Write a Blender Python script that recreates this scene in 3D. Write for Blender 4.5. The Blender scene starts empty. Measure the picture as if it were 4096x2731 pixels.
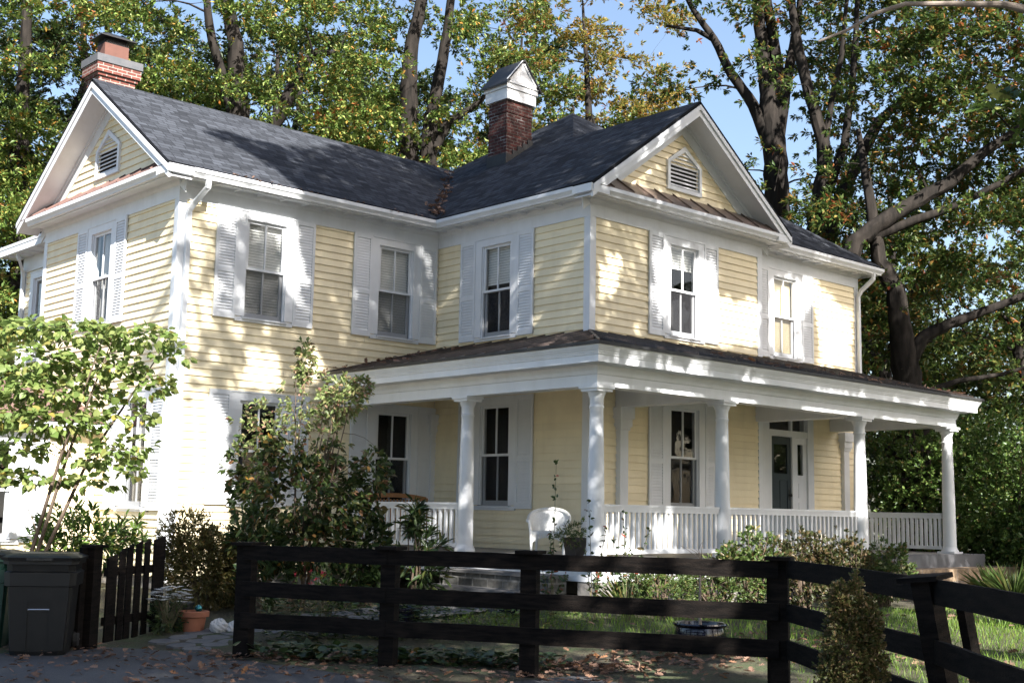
import bpy, math, random
import numpy as np
from mathutils import Vector, Matrix
SC = bpy.context.scene
COL = SC.collection
rng = np.random.default_rng(7)
random.seed(7)

# ------------------------------------------------------------------ camera
cam = bpy.data.cameras.new('camera'); cam.sensor_width = 36.0; cam.lens = 5007.13/4096*36
cam.clip_start = 0.1; cam.clip_end = 2000
camo = bpy.data.objects.new('camera', cam); COL.objects.link(camo)
CP = Vector((-9.8166, -19.022, 1.6523)); YAW, PITCH, ROLL = 0.7436, 0.1352, 0.0188
fw = Vector((math.sin(YAW)*math.cos(PITCH), math.cos(YAW)*math.cos(PITCH), math.sin(PITCH)))
rt = Vector((math.cos(YAW), -math.sin(YAW), 0)); up = rt.cross(fw)
r2 = math.cos(ROLL)*rt + math.sin(ROLL)*up; u2 = -math.sin(ROLL)*rt + math.cos(ROLL)*up
camo.matrix_world = Matrix(((r2.x, u2.x, -fw.x, CP.x), (r2.y, u2.y, -fw.y, CP.y), (r2.z, u2.z, -fw.z, CP.z), (0, 0, 0, 1)))
SC.camera = camo
# ------------------------------------------------------------------ sky, sun, exposure
SUN = Vector((-0.289, -0.753, 0.592)).normalized()
wd = bpy.data.worlds.new('World'); SC.world = wd; wd.use_nodes = True
nt = wd.node_tree; nt.nodes.clear()
sky = nt.nodes.new('ShaderNodeTexSky'); sky.sky_type = 'NISHITA'; sky.sun_disc = False
sky.sun_elevation = math.asin(SUN.z); sky.sun_rotation = math.atan2(-SUN.x, SUN.y)
sky.air_density = 1.0; sky.dust_density = 2.2; sky.ozone_density = 1.0
bg = nt.nodes.new('ShaderNodeBackground'); bg.inputs[1].default_value = 0.082
out = nt.nodes.new('ShaderNodeOutputWorld')
nt.links.new(sky.outputs[0], bg.inputs[0]); nt.links.new(bg.outputs[0], out.inputs[0])
sl = bpy.data.lights.new('sun', 'SUN'); sl.energy = 5.0; sl.angle = math.radians(0.5); sl.color = (1.0, 0.96, 0.90)
so = bpy.data.objects.new('sun', sl); COL.objects.link(so); so.rotation_euler = SUN.to_track_quat('Z', 'Y').to_euler()
SC.view_settings.view_transform = 'Standard'; SC.view_settings.look = 'None'; SC.view_settings.gamma = 1
SC.view_settings.exposure = 1.9
SC.render.engine = 'CYCLES'
SC.cycles.max_bounces = 8; SC.cycles.transparent_max_bounces = 12; SC.cycles.use_denoising = True

# ------------------------------------------------------------------ helpers
class MB:
    def __init__(self): self.v = []; self.f = []; self.uv = {}
    def add(self, vs, fs, uvs=None):
        n = len(self.v); self.v += [tuple(q) for q in vs]
        for i, f in enumerate(fs):
            if uvs: self.uv[len(self.f)] = uvs[i]
            self.f.append(tuple(k+n for k in f))
        return self
    def box(self, x0, y0, z0, x1, y1, z1):
        return self.add([(x0,y0,z0),(x1,y0,z0),(x1,y1,z0),(x0,y1,z0),(x0,y0,z1),(x1,y0,z1),(x1,y1,z1),(x0,y1,z1)],
            [(0,3,2,1),(4,5,6,7),(0,1,5,4),(1,2,6,5),(2,3,7,6),(3,0,4,7)])
    def beam(self, p, q, w, h, upv=(0,0,1), ext=0):
        p = Vector(p); q = Vector(q); d = (q-p).normalized(); p = p-d*ext; q = q+d*ext
        s = d.cross(Vector(upv)); s.normalize(); t = s.cross(d); s *= w/2; t *= h/2
        return self.add([p-s-t,p+s-t,p+s+t,p-s+t,q-s-t,q+s-t,q+s+t,q-s+t],
            [(0,1,2,3),(7,6,5,4),(0,4,5,1),(1,5,6,2),(2,6,7,3),(3,7,4,0)])
    def prism(self, poly, vec):
        n = len(poly); vec = Vector(vec)
        vs = [Vector(a) for a in poly] + [Vector(a)+vec for a in poly]
        return self.add(vs, [tuple(range(n-1,-1,-1)), tuple(range(n,2*n))] + [(i,(i+1)%n,n+(i+1)%n,n+i) for i in range(n)])
    def tube(self, pts, radii, n=8):
        pts = [Vector(p) for p in pts]; vs = []; fs = []; prev = None
        for i, p in enumerate(pts):
            d = (pts[min(i+1,len(pts)-1)]-pts[max(i-1,0)]).normalized()
            if prev is None: a = d.cross(Vector((0.31,0.17,0.93)) if abs(d.z) < .9 else Vector((1,0.1,0)))
            else: a = prev - d*prev.dot(d)
            a.normalize(); prev = a; b = d.cross(a)
            for k in range(n):
                t = 2*math.pi*k/n; vs.append(p+(a*math.cos(t)+b*math.sin(t))*radii[i])
        for i in range(len(pts)-1):
            for k in range(n): fs.append((i*n+k, i*n+(k+1)%n, (i+1)*n+(k+1)%n, (i+1)*n+k))
        fs.append(tuple(range(n-1,-1,-1))); m = (len(pts)-1)*n; fs.append(tuple(range(m, m+n)))
        return self.add(vs, fs)
    def lathe(self, prof, c=(0,0,0), n=24):
        vs = []; fs = []
        for r, z in prof:
            for k in range(n):
                t = 2*math.pi*k/n; vs.append((c[0]+r*math.cos(t), c[1]+r*math.sin(t), c[2]+z))
        for i in range(len(prof)-1):
            for k in range(n): fs.append((i*n+k, i*n+(k+1)%n, (i+1)*n+(k+1)%n, (i+1)*n+k))
        if prof[0][0] > 1e-5: fs.append(tuple(range(n-1,-1,-1)))
        if prof[-1][0] > 1e-5: fs.append(tuple(range((len(prof)-1)*n, len(prof)*n)))
        return self.add(vs, fs)
    def sweep(self, path, prof):
        """closed profile [(offset to the right of travel, z)] swept along xy path with mitred corners"""
        n = len(prof); P = [Vector((a[0], a[1])) for a in path]; vs = []; fs = []
        for i, p in enumerate(P):
            d0 = (P[i]-P[i-1]).normalized() if i else (P[1]-P[0]).normalized()
            d1 = (P[i+1]-P[i]).normalized() if i < len(P)-1 else d0
            n0 = Vector((d0.y, -d0.x)); n1 = Vector((d1.y, -d1.x)); m = (n0+n1)
            m = m/(m.length_squared/2) if m.length_squared > 1e-6 else n0
            for o, z in prof: vs.append((p.x+m.x*o, p.y+m.y*o, z))
        for i in range(len(P)-1):
            for k in range(n): fs.append((i*n+k, (i+1)*n+k, (i+1)*n+(k+1)%n, i*n+(k+1)%n))
        fs.append(tuple(range(n))); fs.append(tuple(range(len(P)*n-1, len(P)*n-n-1, -1)))
        return self.add(vs, fs)
    def mesh(self, name, m, smooth=False):
        me = bpy.data.meshes.new(name); me.from_pydata(self.v, [], self.f); me.materials.append(m)
        me.update(); uvl = me.uv_layers.new(name='UVMap'); data = np.zeros((len(me.loops), 2), np.float32)
        for p in me.polygons:
            ex = self.uv.get(p.index); N = p.normal; ax, ay, az = abs(N.x), abs(N.y), abs(N.z)
            for j, li in enumerate(p.loop_indices):
                if ex: data[li] = ex[j]; continue
                c = self.v[self.f[p.index][j]]
                data[li] = (c[0], c[1]) if az > max(ax, ay) else ((c[1]+.17, c[2]) if ax > ay else (c[0], c[2]))
        uvl.data.foreach_set('uv', data.ravel())
        if smooth:
            me.polygons.foreach_set('use_smooth', [True]*len(me.polygons))
            me.set_sharp_from_angle(angle=math.radians(40))
        return me
    def build(self, name, m, parent=None, smooth=False, loc=None):
        return link(self.mesh(name, m, smooth), name, parent, loc)

def link(me, name, parent=None, loc=None, rotz=None):
    o = bpy.data.objects.new(name, me); COL.objects.link(o)
    if parent: o.parent = parent
    if loc is not None: o.location = loc
    if rotz is not None: o.rotation_euler = (0, 0, rotz)
    return o
def thing(name, label, cat, loc=(0,0,0), rotz=0, group=None):
    o = bpy.data.objects.new(name, None); COL.objects.link(o); o.location = loc; o.rotation_euler = (0,0,rotz)
    o.empty_display_size = .2
    return tag(o, label, cat, group)
def tag(o, label, cat, group=None):
    o['label'] = label; o['category'] = cat
    if group: o['group'] = group
    return o
def struct(o): o['kind'] = 'structure'; return o
def stuff(o, label, cat): o['kind'] = 'stuff'; o['label'] = label; o['category'] = cat; return o
def np_mesh(name, V, F, m, smooth=False):
    """V (n,3), F (k,4) or (k,3) arrays -> mesh"""
    me = bpy.data.meshes.new(name); k = F.shape[1]
    me.vertices.add(len(V)); me.vertices.foreach_set('co', np.asarray(V, np.float32).ravel())
    me.loops.add(F.size); me.loops.foreach_set('vertex_index', np.asarray(F, np.int32).ravel())
    me.polygons.add(len(F)); me.polygons.foreach_set('loop_start', np.arange(0, F.size, k, dtype=np.int32))
    me.materials.append(m); me.update(calc_edges=True); me.validate()
    return me

# ------------------------------------------------------------------ materials
def mat(name):
    m = bpy.data.materials.new(name); m.use_nodes = True; t = m.node_tree; t.nodes.clear()
    o = t.nodes.new('ShaderNodeOutputMaterial'); return m, t, o
def N(t, typ, **k):
    n = t.nodes.new(typ)
    for a, v in k.items():
        if a.startswith('_'): n.inputs[a[1:].replace('_', ' ')].default_value = v
        else: setattr(n, a, v)
    return n
def ramp(t, stops, fac, interp='LINEAR'):
    r = t.nodes.new('ShaderNodeValToRGB'); r.color_ramp.interpolation = interp; e = r.color_ramp.elements
    while len(e) < len(stops): e.new(0.5)
    for i, (p, c) in enumerate(stops): e[i].position = p; e[i].color = (c[0], c[1], c[2], 1)
    t.links.new(fac, r.inputs[0]); return r
def basic(name, c1, c2=None, scale=6, rough=.6, bump=0., bscale=40, stretch=(1,1,1), spec=.5, detail=6, metallic=0, island=0., grime=0.):
    """noise mix of two colours, optional bump"""
    m, t, o = mat(name); b = N(t, 'ShaderNodeBsdfPrincipled'); b.inputs['Roughness'].default_value = rough
    b.inputs['Specular IOR Level'].default_value = spec; b.inputs['Metallic'].default_value = metallic
    tc = N(t, 'ShaderNodeTexCoord'); mp = N(t, 'ShaderNodeMapping'); mp.inputs['Scale'].default_value = stretch
    t.links.new(tc.outputs['Object'], mp.inputs[0])
    nz = N(t, 'ShaderNodeTexNoise'); nz.inputs['Scale'].default_value = scale; nz.inputs['Detail'].default_value = detail
    t.links.new(mp.outputs[0], nz.inputs['Vector'])
    c2 = c2 or tuple(x*.85 for x in c1)
    r = ramp(t, [(.3, c1), (.7, c2)], nz.outputs['Fac']); col = r.outputs[0]
    if island:
        g = N(t, 'ShaderNodeNewGeometry'); mr = N(t, 'ShaderNodeMapRange'); mr.inputs['To Min'].default_value = 1-island; mr.inputs['To Max'].default_value = 1+island
        t.links.new(g.outputs['Random Per Island'], mr.inputs['Value'])
        mx = N(t, 'ShaderNodeMix', data_type='RGBA', blend_type='MULTIPLY'); mx.inputs['Factor'].default_value = 1
        t.links.new(col, mx.inputs['A']); t.links.new(mr.outputs[0], mx.inputs['B']); col = mx.outputs['Result']
    if grime:
        m3 = N(t, 'ShaderNodeMapping'); m3.inputs['Scale'].default_value = (1.6,1.6,.35); t.links.new(tc.outputs['Object'], m3.inputs[0])
        n3 = N(t, 'ShaderNodeTexNoise'); n3.inputs['Scale'].default_value = 1.7; n3.inputs['Detail'].default_value = 9; n3.inputs['Roughness'].default_value = .65; t.links.new(m3.outputs[0], n3.inputs['Vector'])
        rg = ramp(t, [(.32, (1-grime*1.6,1-grime*1.7,1-grime*1.9)), (.52, (1,1,1)), (.75, (1+grime*.3,)*3)], n3.outputs['Fac'])
        mg = N(t, 'ShaderNodeMix', data_type='RGBA', blend_type='MULTIPLY'); mg.inputs['Factor'].default_value = 1; t.links.new(col, mg.inputs['A']); t.links.new(rg.outputs[0], mg.inputs['B']); col = mg.outputs['Result']
    t.links.new(col, b.inputs['Base Color'])
    if bump:
        n2 = N(t, 'ShaderNodeTexNoise'); n2.inputs['Scale'].default_value = bscale; n2.inputs['Detail'].default_value = 4
        t.links.new(mp.outputs[0], n2.inputs['Vector'])
        bp = N(t, 'ShaderNodeBump'); bp.inputs['Strength'].default_value = bump; bp.inputs['Distance'].default_value = .02
        t.links.new(n2.outputs['Fac'], bp.inputs['Height']); t.links.new(bp.outputs[0], b.inputs['Normal'])
    t.links.new(b.outputs[0], o.inputs[0]); return m
def leafmat(name, stops, trans=.35, rough=.5, patch=None, spec=.4):
    """per-leaf colour from a ramp; optional patches of an autumn colour by position"""
    m, t, o = mat(name); g = N(t, 'ShaderNodeNewGeometry')
    r = ramp(t, stops, g.outputs['Random Per Island']); col = r.outputs[0]
    if patch:
        tc = N(t, 'ShaderNodeTexCoord'); nz = N(t, 'ShaderNodeTexNoise'); nz.inputs['Scale'].default_value = patch[1]; nz.inputs['Detail'].default_value = 3
        t.links.new(tc.outputs['Object'], nz.inputs['Vector'])
        ad = N(t, 'ShaderNodeMath', operation='MULTIPLY_ADD'); ad.inputs[1].default_value = .22; t.links.new(g.outputs['Random Per Island'], ad.inputs[0]); t.links.new(nz.outputs['Fac'], ad.inputs[2])
        rr = ramp(t, [(patch[2], (0,0,0)), (patch[2]+.05, (1,1,1))], ad.outputs[0])
        r2_ = ramp(t, patch[0], g.outputs['Random Per Island'])
        mx = N(t, 'ShaderNodeMix', data_type='RGBA'); t.links.new(rr.outputs[0], mx.inputs['Factor'])
        t.links.new(col, mx.inputs['A']); t.links.new(r2_.outputs[0], mx.inputs['B']); col = mx.outputs['Result']
    b = N(t, 'ShaderNodeBsdfPrincipled'); b.inputs['Roughness'].default_value = rough; b.inputs['Specular IOR Level'].default_value = spec
    tr = N(t, 'ShaderNodeBsdfTranslucent'); mixs = N(t, 'ShaderNodeMixShader'); mixs.inputs[0].default_value = trans
    t.links.new(col, b.inputs['Base Color']); t.links.new(col, tr.inputs[0])
    t.links.new(b.outputs[0], mixs.inputs[1]); t.links.new(tr.outputs[0], mixs.inputs[2]); t.links.new(mixs.outputs[0], o.inputs[0])
    return m
def brickmat(name, c1, c2, mortar, bw, bh, ms=.008, rough=.85, bump=.5, offset=.5, noise=.25, mortar_patch=0, spec=.3):
    m, t, o = mat(name); b = N(t, 'ShaderNodeBsdfPrincipled'); b.inputs['Roughness'].default_value = rough; b.inputs['Specular IOR Level'].default_value = spec
    uv = N(t, 'ShaderNodeUVMap'); bt = N(t, 'ShaderNodeTexBrick'); bt.offset = offset
    bt.inputs['Color1'].default_value = (*c1, 1); bt.inputs['Color2'].default_value = (*c2, 1); bt.inputs['Mortar'].default_value = (*mortar, 1)
    bt.inputs['Scale'].default_value = 1; bt.inputs['Brick Width'].default_value = bw; bt.inputs['Row Height'].default_value = bh
    bt.inputs['Mortar Size'].default_value = ms; bt.inputs['Mortar Smooth'].default_value = .2; bt.inputs['Bias'].default_value = 0
    t.links.new(uv.outputs[0], bt.inputs['Vector'])
    nz = N(t, 'ShaderNodeTexNoise'); nz.inputs['Scale'].default_value = 9; nz.inputs['Detail'].default_value = 8; t.links.new(uv.outputs[0], nz.inputs['Vector'])
    r = ramp(t, [(.3, (1-noise,)*3), (.7, (1+noise,)*3)], nz.outputs['Fac'])
    mx = N(t, 'ShaderNodeMix', data_type='RGBA', blend_type='MULTIPLY'); mx.inputs['Factor'].default_value = 1
    t.links.new(bt.outputs['Color'], mx.inputs['A']); t.links.new(r.outputs[0], mx.inputs['B']); col = mx.outputs['Result']
    if mortar_patch:
        n3 = N(t, 'ShaderNodeTexNoise'); n3.inputs['Scale'].default_value = 3.5; n3.inputs['Detail'].default_value = 5; t.links.new(uv.outputs[0], n3.inputs['Vector'])
        rp = ramp(t, [(.52, (0,0,0)), (.62, (1,1,1))], n3.outputs['Fac'])
        mm = N(t, 'ShaderNodeMath', operation='MULTIPLY'); t.links.new(rp.outputs[0], mm.inputs[0]); t.links.new(bt.outputs['Fac'], mm.inputs[1])
        m2 = N(t, 'ShaderNodeMix', data_type='RGBA'); t.links.new(mm.outputs[0], m2.inputs['Factor']); t.links.new(col, m2.inputs['A']); m2.inputs['B'].default_value = (.22,.21,.2,1); col = m2.outputs['Result']
    t.links.new(col, b.inputs['Base Color'])
    if bump:
        bp = N(t, 'ShaderNodeBump', invert=True); bp.inputs['Strength'].default_value = bump; bp.inputs['Distance'].default_value = .01
        t.links.new(bt.outputs['Fac'], bp.inputs['Height']); t.links.new(bp.outputs[0], b.inputs['Normal'])
    t.links.new(b.outputs[0], o.inputs[0]); return m
def shinglemat(name, base, sheen=.35):
    """architectural shingles: staggered courses of random tone, a thin dark lap line, granule noise"""
    m, t, o = mat(name); b = N(t, 'ShaderNodeBsdfPrincipled'); b.inputs['Roughness'].default_value = .95; b.inputs['Specular IOR Level'].default_value = .08
    uv = N(t, 'ShaderNodeUVMap'); bt = N(t, 'ShaderNodeTexBrick'); bt.offset = .37; bt.offset_frequency = 3; bt.squash = .7; bt.squash_frequency = 2
    for k, f in (('Color1', .6), ('Color2', 1.45)): bt.inputs[k].default_value = (*[c*f for c in base], 1)
    bt.inputs['Mortar'].default_value = (*[c*.35 for c in base], 1); bt.inputs['Scale'].default_value = 1
    bt.inputs['Brick Width'].default_value = .27; bt.inputs['Row Height'].default_value = .135; bt.inputs['Mortar Size'].default_value = .007
    t.links.new(uv.outputs[0], bt.inputs['Vector'])
    nz = N(t, 'ShaderNodeTexNoise'); nz.inputs['Scale'].default_value = 60; nz.inputs['Detail'].default_value = 3; t.links.new(uv.outputs[0], nz.inputs['Vector'])
    n2 = N(t, 'ShaderNodeTexNoise'); n2.inputs['Scale'].default_value = .7; n2.inputs['Detail'].default_value = 4; t.links.new(uv.outputs[0], n2.inputs['Vector'])
    sm = N(t, 'ShaderNodeMath', operation='ADD'); t.links.new(nz.outputs['Fac'], sm.inputs[0]); t.links.new(n2.outputs['Fac'], sm.inputs[1])
    r = ramp(t, [(.4, (.88,)*3), (1.2, (1.15,)*3)], sm.outputs[0])
    mx = N(t, 'ShaderNodeMix', data_type='RGBA', blend_type='MULTIPLY'); mx.inputs['Factor'].default_value = 1
    t.links.new(bt.outputs['Color'], mx.inputs['A']); t.links.new(r.outputs[0], mx.inputs['B']); t.links.new(mx.outputs['Result'], b.inputs['Base Color'])
    bp = N(t, 'ShaderNodeBump', invert=True); bp.inputs['Strength'].default_value = .6; bp.inputs['Distance'].default_value = .012
    t.links.new(bt.outputs['Fac'], bp.inputs['Height']); t.links.new(bp.outputs[0], b.inputs['Normal'])
    t.links.new(b.outputs[0], o.inputs[0]); return m
def glassmat(name, tint=.85, rough=.0, ior=1.5):
    m, t, o = mat(name); lw = N(t, 'ShaderNodeLayerWeight'); lw.inputs[0].default_value = .5; fr = N(t, 'ShaderNodeMath', operation='POWER'); fr.inputs[1].default_value = 4; t.links.new(lw.outputs['Facing'], fr.inputs[0])
    tr = N(t, 'ShaderNodeBsdfTransparent'); tr.inputs[0].default_value = (tint, tint*1.01, tint, 1)
    gl = N(t, 'ShaderNodeBsdfGlossy'); gl.inputs['Roughness'].default_value = rough
    tc = N(t, 'ShaderNodeTexCoord'); nz = N(t, 'ShaderNodeTexNoise'); nz.inputs['Scale'].default_value = 2.2; t.links.new(tc.outputs['Object'], nz.inputs['Vector'])
    bp = N(t, 'ShaderNodeBump'); bp.inputs['Strength'].default_value = .06; bp.inputs['Distance'].default_value = .05; t.links.new(nz.outputs['Fac'], bp.inputs['Height']); t.links.new(bp.outputs[0], gl.inputs['Normal'])
    mx = N(t, 'ShaderNodeMixShader'); mm = N(t, 'ShaderNodeMath', operation='MULTIPLY_ADD'); mm.inputs[1].default_value = .9; mm.inputs[2].default_value = .045
    t.links.new(fr.outputs[0], mm.inputs[0]); t.links.new(mm.outputs[0], mx.inputs[0]); t.links.new(tr.outputs[0], mx.inputs[1]); t.links.new(gl.outputs[0], mx.inputs[2])
    t.links.new(mx.outputs[0], o.inputs[0]); return m
def screenmat(name, a=.5, c=(.05,.05,.055)):
    m, t, o = mat(name); tr = N(t, 'ShaderNodeBsdfTransparent'); d = N(t, 'ShaderNodeBsdfDiffuse'); d.inputs[0].default_value = (*c, 1)
    mx = N(t, 'ShaderNodeMixShader'); mx.inputs[0].default_value = a
    t.links.new(tr.outputs[0], mx.inputs[1]); t.links.new(d.outputs[0], mx.inputs[2]); t.links.new(mx.outputs[0], o.inputs[0]); return m

M = {}
M['white'] = basic('white_paint', (.70,.715,.74), (.65,.665,.69), 3, .45, .05, 30, spec=.4, grime=.05)
M['siding'] = basic('cream_siding', (.85,.745,.52), (.79,.68,.465), 2.2, .55, .06, 25, island=.045, spec=.35, grime=.06)
M['shingle'] = shinglemat('asphalt_shingles', (.034,.037,.044))
M['shingle_plain'] = basic('shingle_cap', (.035,.037,.042), (.055,.057,.065), 30, .85, .3, 60)
M['brick1'] = brickmat('new_brick', (.16,.055,.04), (.10,.034,.028), (.27,.25,.22), .21, .071, .009)
M['brick2'] = brickmat('old_brick', (.085,.024,.019), (.045,.016,.014), (.09,.07,.06), .21, .072, .010, noise=.45, mortar_patch=1)
M['clay'] = basic('clay_flue', (.12,.05,.036), (.10,.042,.03), 8, .8, .1)
M['concrete'] = basic('concrete_cap', (.075,.08,.088), (.10,.10,.108), 6, .85, .15)
M['black_metal'] = basic('black_metal', (.018,.018,.02), (.03,.03,.03), 10, .45, metallic=.3)
M['flashing'] = basic('dark_flashing', (.012,.012,.013), (.02,.02,.02), 10, .6)
M['tin'] = basic('brown_standing_seam', (.11,.08,.065), (.19,.14,.115), 5, .36, .05, 12, spec=.5)
M['shadetin'] = basic('shadowed_brown_seam', (.035,.026,.022), (.06,.045,.04), 5, .5)  # ribs coloured darker than the panels, standing in for their shadow
M['redtin'] = basic('red_brown_metal', (.14,.08,.068), (.18,.11,.095), 4, .5, .05, spec=.4)
M['glass'] = glassmat('window_glass')
M['screen'] = screenmat('insect_screen', .38)
M['blind'] = basic('blind_white', (.82,.82,.80), (.78,.78,.76), 3, .5)
M['blind_cream'] = basic('blind_cream', (.72,.62,.42), (.68,.58,.4), 3, .5)
M['curtain'] = basic('curtain', (.62,.60,.57), (.5,.48,.46), 5, .8)
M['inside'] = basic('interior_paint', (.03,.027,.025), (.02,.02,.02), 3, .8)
M['door'] = basic('door_slate_blue', (.022,.034,.042), (.026,.04,.048), 4, .4)
M['porchfloor'] = basic('porch_floor_gray', (.16,.155,.15), (.2,.19,.18), 5, .5, stretch=(8,1,1))
M['ceiling'] = basic('porch_ceiling', (.72,.70,.62), (.68,.66,.58), 3, .5)
M['stone'] = basic('field_stone', (.22,.20,.18), (.13,.125,.12), 4, .9, .5, 12)
M['slate'] = basic('slate_tread', (.09,.09,.095), (.14,.135,.13), 5, .8, .3)
M['blackwood'] = basic('black_stained_wood', (.0022,.002,.002), (.013,.0098,.008), 4, .8, .5, 30, stretch=(1.2,1.2,9), spec=.1, island=.3, detail=10)
M['bark'] = basic('oak_bark', (.036,.030,.026), (.011,.010,.009), 7, .9, 1.0, 9, stretch=(1,1,.22), spec=.1)
M['palebark'] = basic('pale_bark', (.30,.25,.21), (.18,.15,.13), 8, .85, .5, 14, stretch=(1,1,.3), spec=.1)
M['stem'] = basic('brown_stem', (.11,.075,.05), (.07,.05,.035), 10, .8, .2)
M['greenstem'] = basic('green_stem', (.10,.12,.05), (.12,.08,.05), 10, .7)
GREEN = [(0,(.03,.06,.012)), (.35,(.08,.135,.027)), (.68,(.16,.225,.052)), (.9,(.30,.32,.095)), (.96,(.36,.22,.04)), (1,(.36,.14,.03))]
RUST = [(0,(.30,.10,.03)), (.5,(.36,.17,.04)), (.8,(.26,.06,.03)), (1,(.30,.24,.06))]
M['oak'] = leafmat('oak_leaves', GREEN, .24, .42, (RUST, .4, .765))
M['oak2'] = leafmat('autumn_oak_leaves', [(0,(.035,.07,.016)), (.4,(.065,.11,.025)), (.8,(.12,.15,.04)), (.93,(.2,.15,.035)), (1,(.26,.07,.03))], .36, .42, (RUST, .5, .745))
M['gold'] = leafmat('golden_leaves', [(0,(.09,.12,.03)), (.4,(.18,.18,.04)), (.75,(.30,.22,.05)), (1,(.34,.16,.04))], .4, .45, (RUST, .5, .72))
M['shadeleaf'] = leafmat('shade_dark_leaves', [(0,(.018,.035,.010)), (.6,(.032,.058,.016)), (.93,(.07,.085,.022)), (1,(.18,.08,.02))], .2, .5)  # leaves darkened to stand in for shade deep in the canopy
M['redbud'] = leafmat('heart_leaves', [(0,(.13,.20,.05)), (.5,(.19,.26,.075)), (.9,(.26,.29,.10)), (1,(.33,.26,.06))], .45, .45)
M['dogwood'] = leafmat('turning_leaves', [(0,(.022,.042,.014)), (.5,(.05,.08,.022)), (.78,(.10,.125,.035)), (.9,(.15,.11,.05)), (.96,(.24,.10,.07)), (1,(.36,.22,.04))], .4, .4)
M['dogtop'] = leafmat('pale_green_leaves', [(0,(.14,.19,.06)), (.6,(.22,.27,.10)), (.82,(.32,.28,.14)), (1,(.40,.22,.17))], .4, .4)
M['darkleaf'] = leafmat('dark_leaves', [(0,(.025,.045,.016)), (.6,(.04,.07,.022)), (.9,(.06,.09,.025)), (1,(.16,.11,.03))], .25, .35)
M['rhodo'] = leafmat('glossy_leaves', [(0,(.05,.10,.02)), (.5,(.10,.17,.035)), (.92,(.16,.23,.05)), (1,(.35,.27,.05))], .3, .35)
M['olive'] = leafmat('olive_leaves', [(0,(.06,.06,.018)), (.5,(.09,.085,.025)), (.85,(.13,.10,.03)), (1,(.17,.10,.04))], .3, .5)
M['boxleaf'] = leafmat('bronze_box_leaves', [(0,(.03,.04,.012)), (.5,(.05,.06,.018)), (.78,(.075,.06,.025)), (1,(.16,.10,.05))], .3, .45)
M['boxtip'] = leafmat('bronze_green_leaves', [(0,(.05,.065,.018)), (.5,(.095,.10,.03)), (.75,(.14,.10,.045)), (1,(.24,.16,.08))], .3, .45)
M['roseleaf'] = leafmat('rose_leaves', [(0,(.03,.055,.018)), (.7,(.06,.09,.03)), (.84,(.10,.06,.03)), (.9,(.20,.035,.022)), (1,(.24,.05,.03))], .3, .4)
M['yew'] = leafmat('yew_leaves', [(0,(.045,.08,.02)), (.5,(.075,.12,.03)), (.85,(.11,.14,.04)), (1,(.16,.10,.04))], .3, .45)
M['hedge'] = leafmat('evergreen_leaves', [(0,(.04,.085,.018)), (.5,(.08,.14,.03)), (.9,(.14,.20,.05)), (1,(.20,.12,.05))], .25, .4)
M['grass'] = leafmat('grass_blades', [(0,(.09,.17,.02)), (.6,(.14,.25,.03)), (1,(.24,.29,.06))], .4, .5)
M['litter'] = leafmat('dry_leaves', [(0,(.11,.062,.042)), (.4,(.17,.10,.07)), (.75,(.25,.155,.11)), (1,(.27,.12,.045))], .2, .7)
M['redleaf'] = leafmat('red_leaves', [(0,(.18,.03,.02)), (.6,(.22,.05,.03)), (1,(.08,.09,.03))], .35, .4)
M['petal'] = basic('white_petals', (.8,.8,.8), (.75,.75,.75), 5, .6)
M['redpetal'] = basic('red_petals', (.55,.03,.06), (.45,.02,.05), 5, .6)
M['terracotta'] = basic('terracotta', (.34,.13,.07), (.26,.095,.05), 5, .85, .1)
M['blackpot'] = basic('black_glaze', (.012,.012,.014), (.02,.02,.02), 5, .3)
M['bluepot'] = basic('cobalt_glaze', (.003,.004,.018), (.003,.003,.008), 4, .12, spec=.6)
M['binblack'] = basic('black_bin_plastic', (.005,.0052,.0055), (.008,.0082,.0085), 12, .5, .05, 120, spec=.45)
M['bingreen'] = basic('green_bin_plastic', (.012,.045,.030), (.016,.055,.036), 12, .42, spec=.45)
M['rubber'] = basic('black_rubber', (.012,.012,.012), (.016,.016,.016), 10, .7)
M['metalbar'] = basic('steel_bar', (.65,.65,.65), (.55,.55,.55), 10, .3, metallic=1)
M['wicker'] = basic('white_wicker', (.74,.74,.73), (.6,.6,.59), 60, .6, .6, 90)
M['teak'] = basic('teak_wood', (.36,.17,.07), (.28,.13,.05), 6, .55, stretch=(6,1,1))
M['coral'] = basic('pale_coral_stone', (.6,.59,.57), (.4,.39,.38), 14, .9, .8, 30)
M['ball'] = basic('teal_glass_ball', (.05,.22,.24), (.08,.3,.3), 3, .05, metallic=.7)
M['lampglass'] = basic('lamp_glass_off', (.7,.68,.6), (.66,.64,.56), 5, .3)
M['oldwhite'] = basic('weathered_white_board', (.62,.63,.64), (.72,.73,.74), 6, .7, .2, 20)
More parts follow.
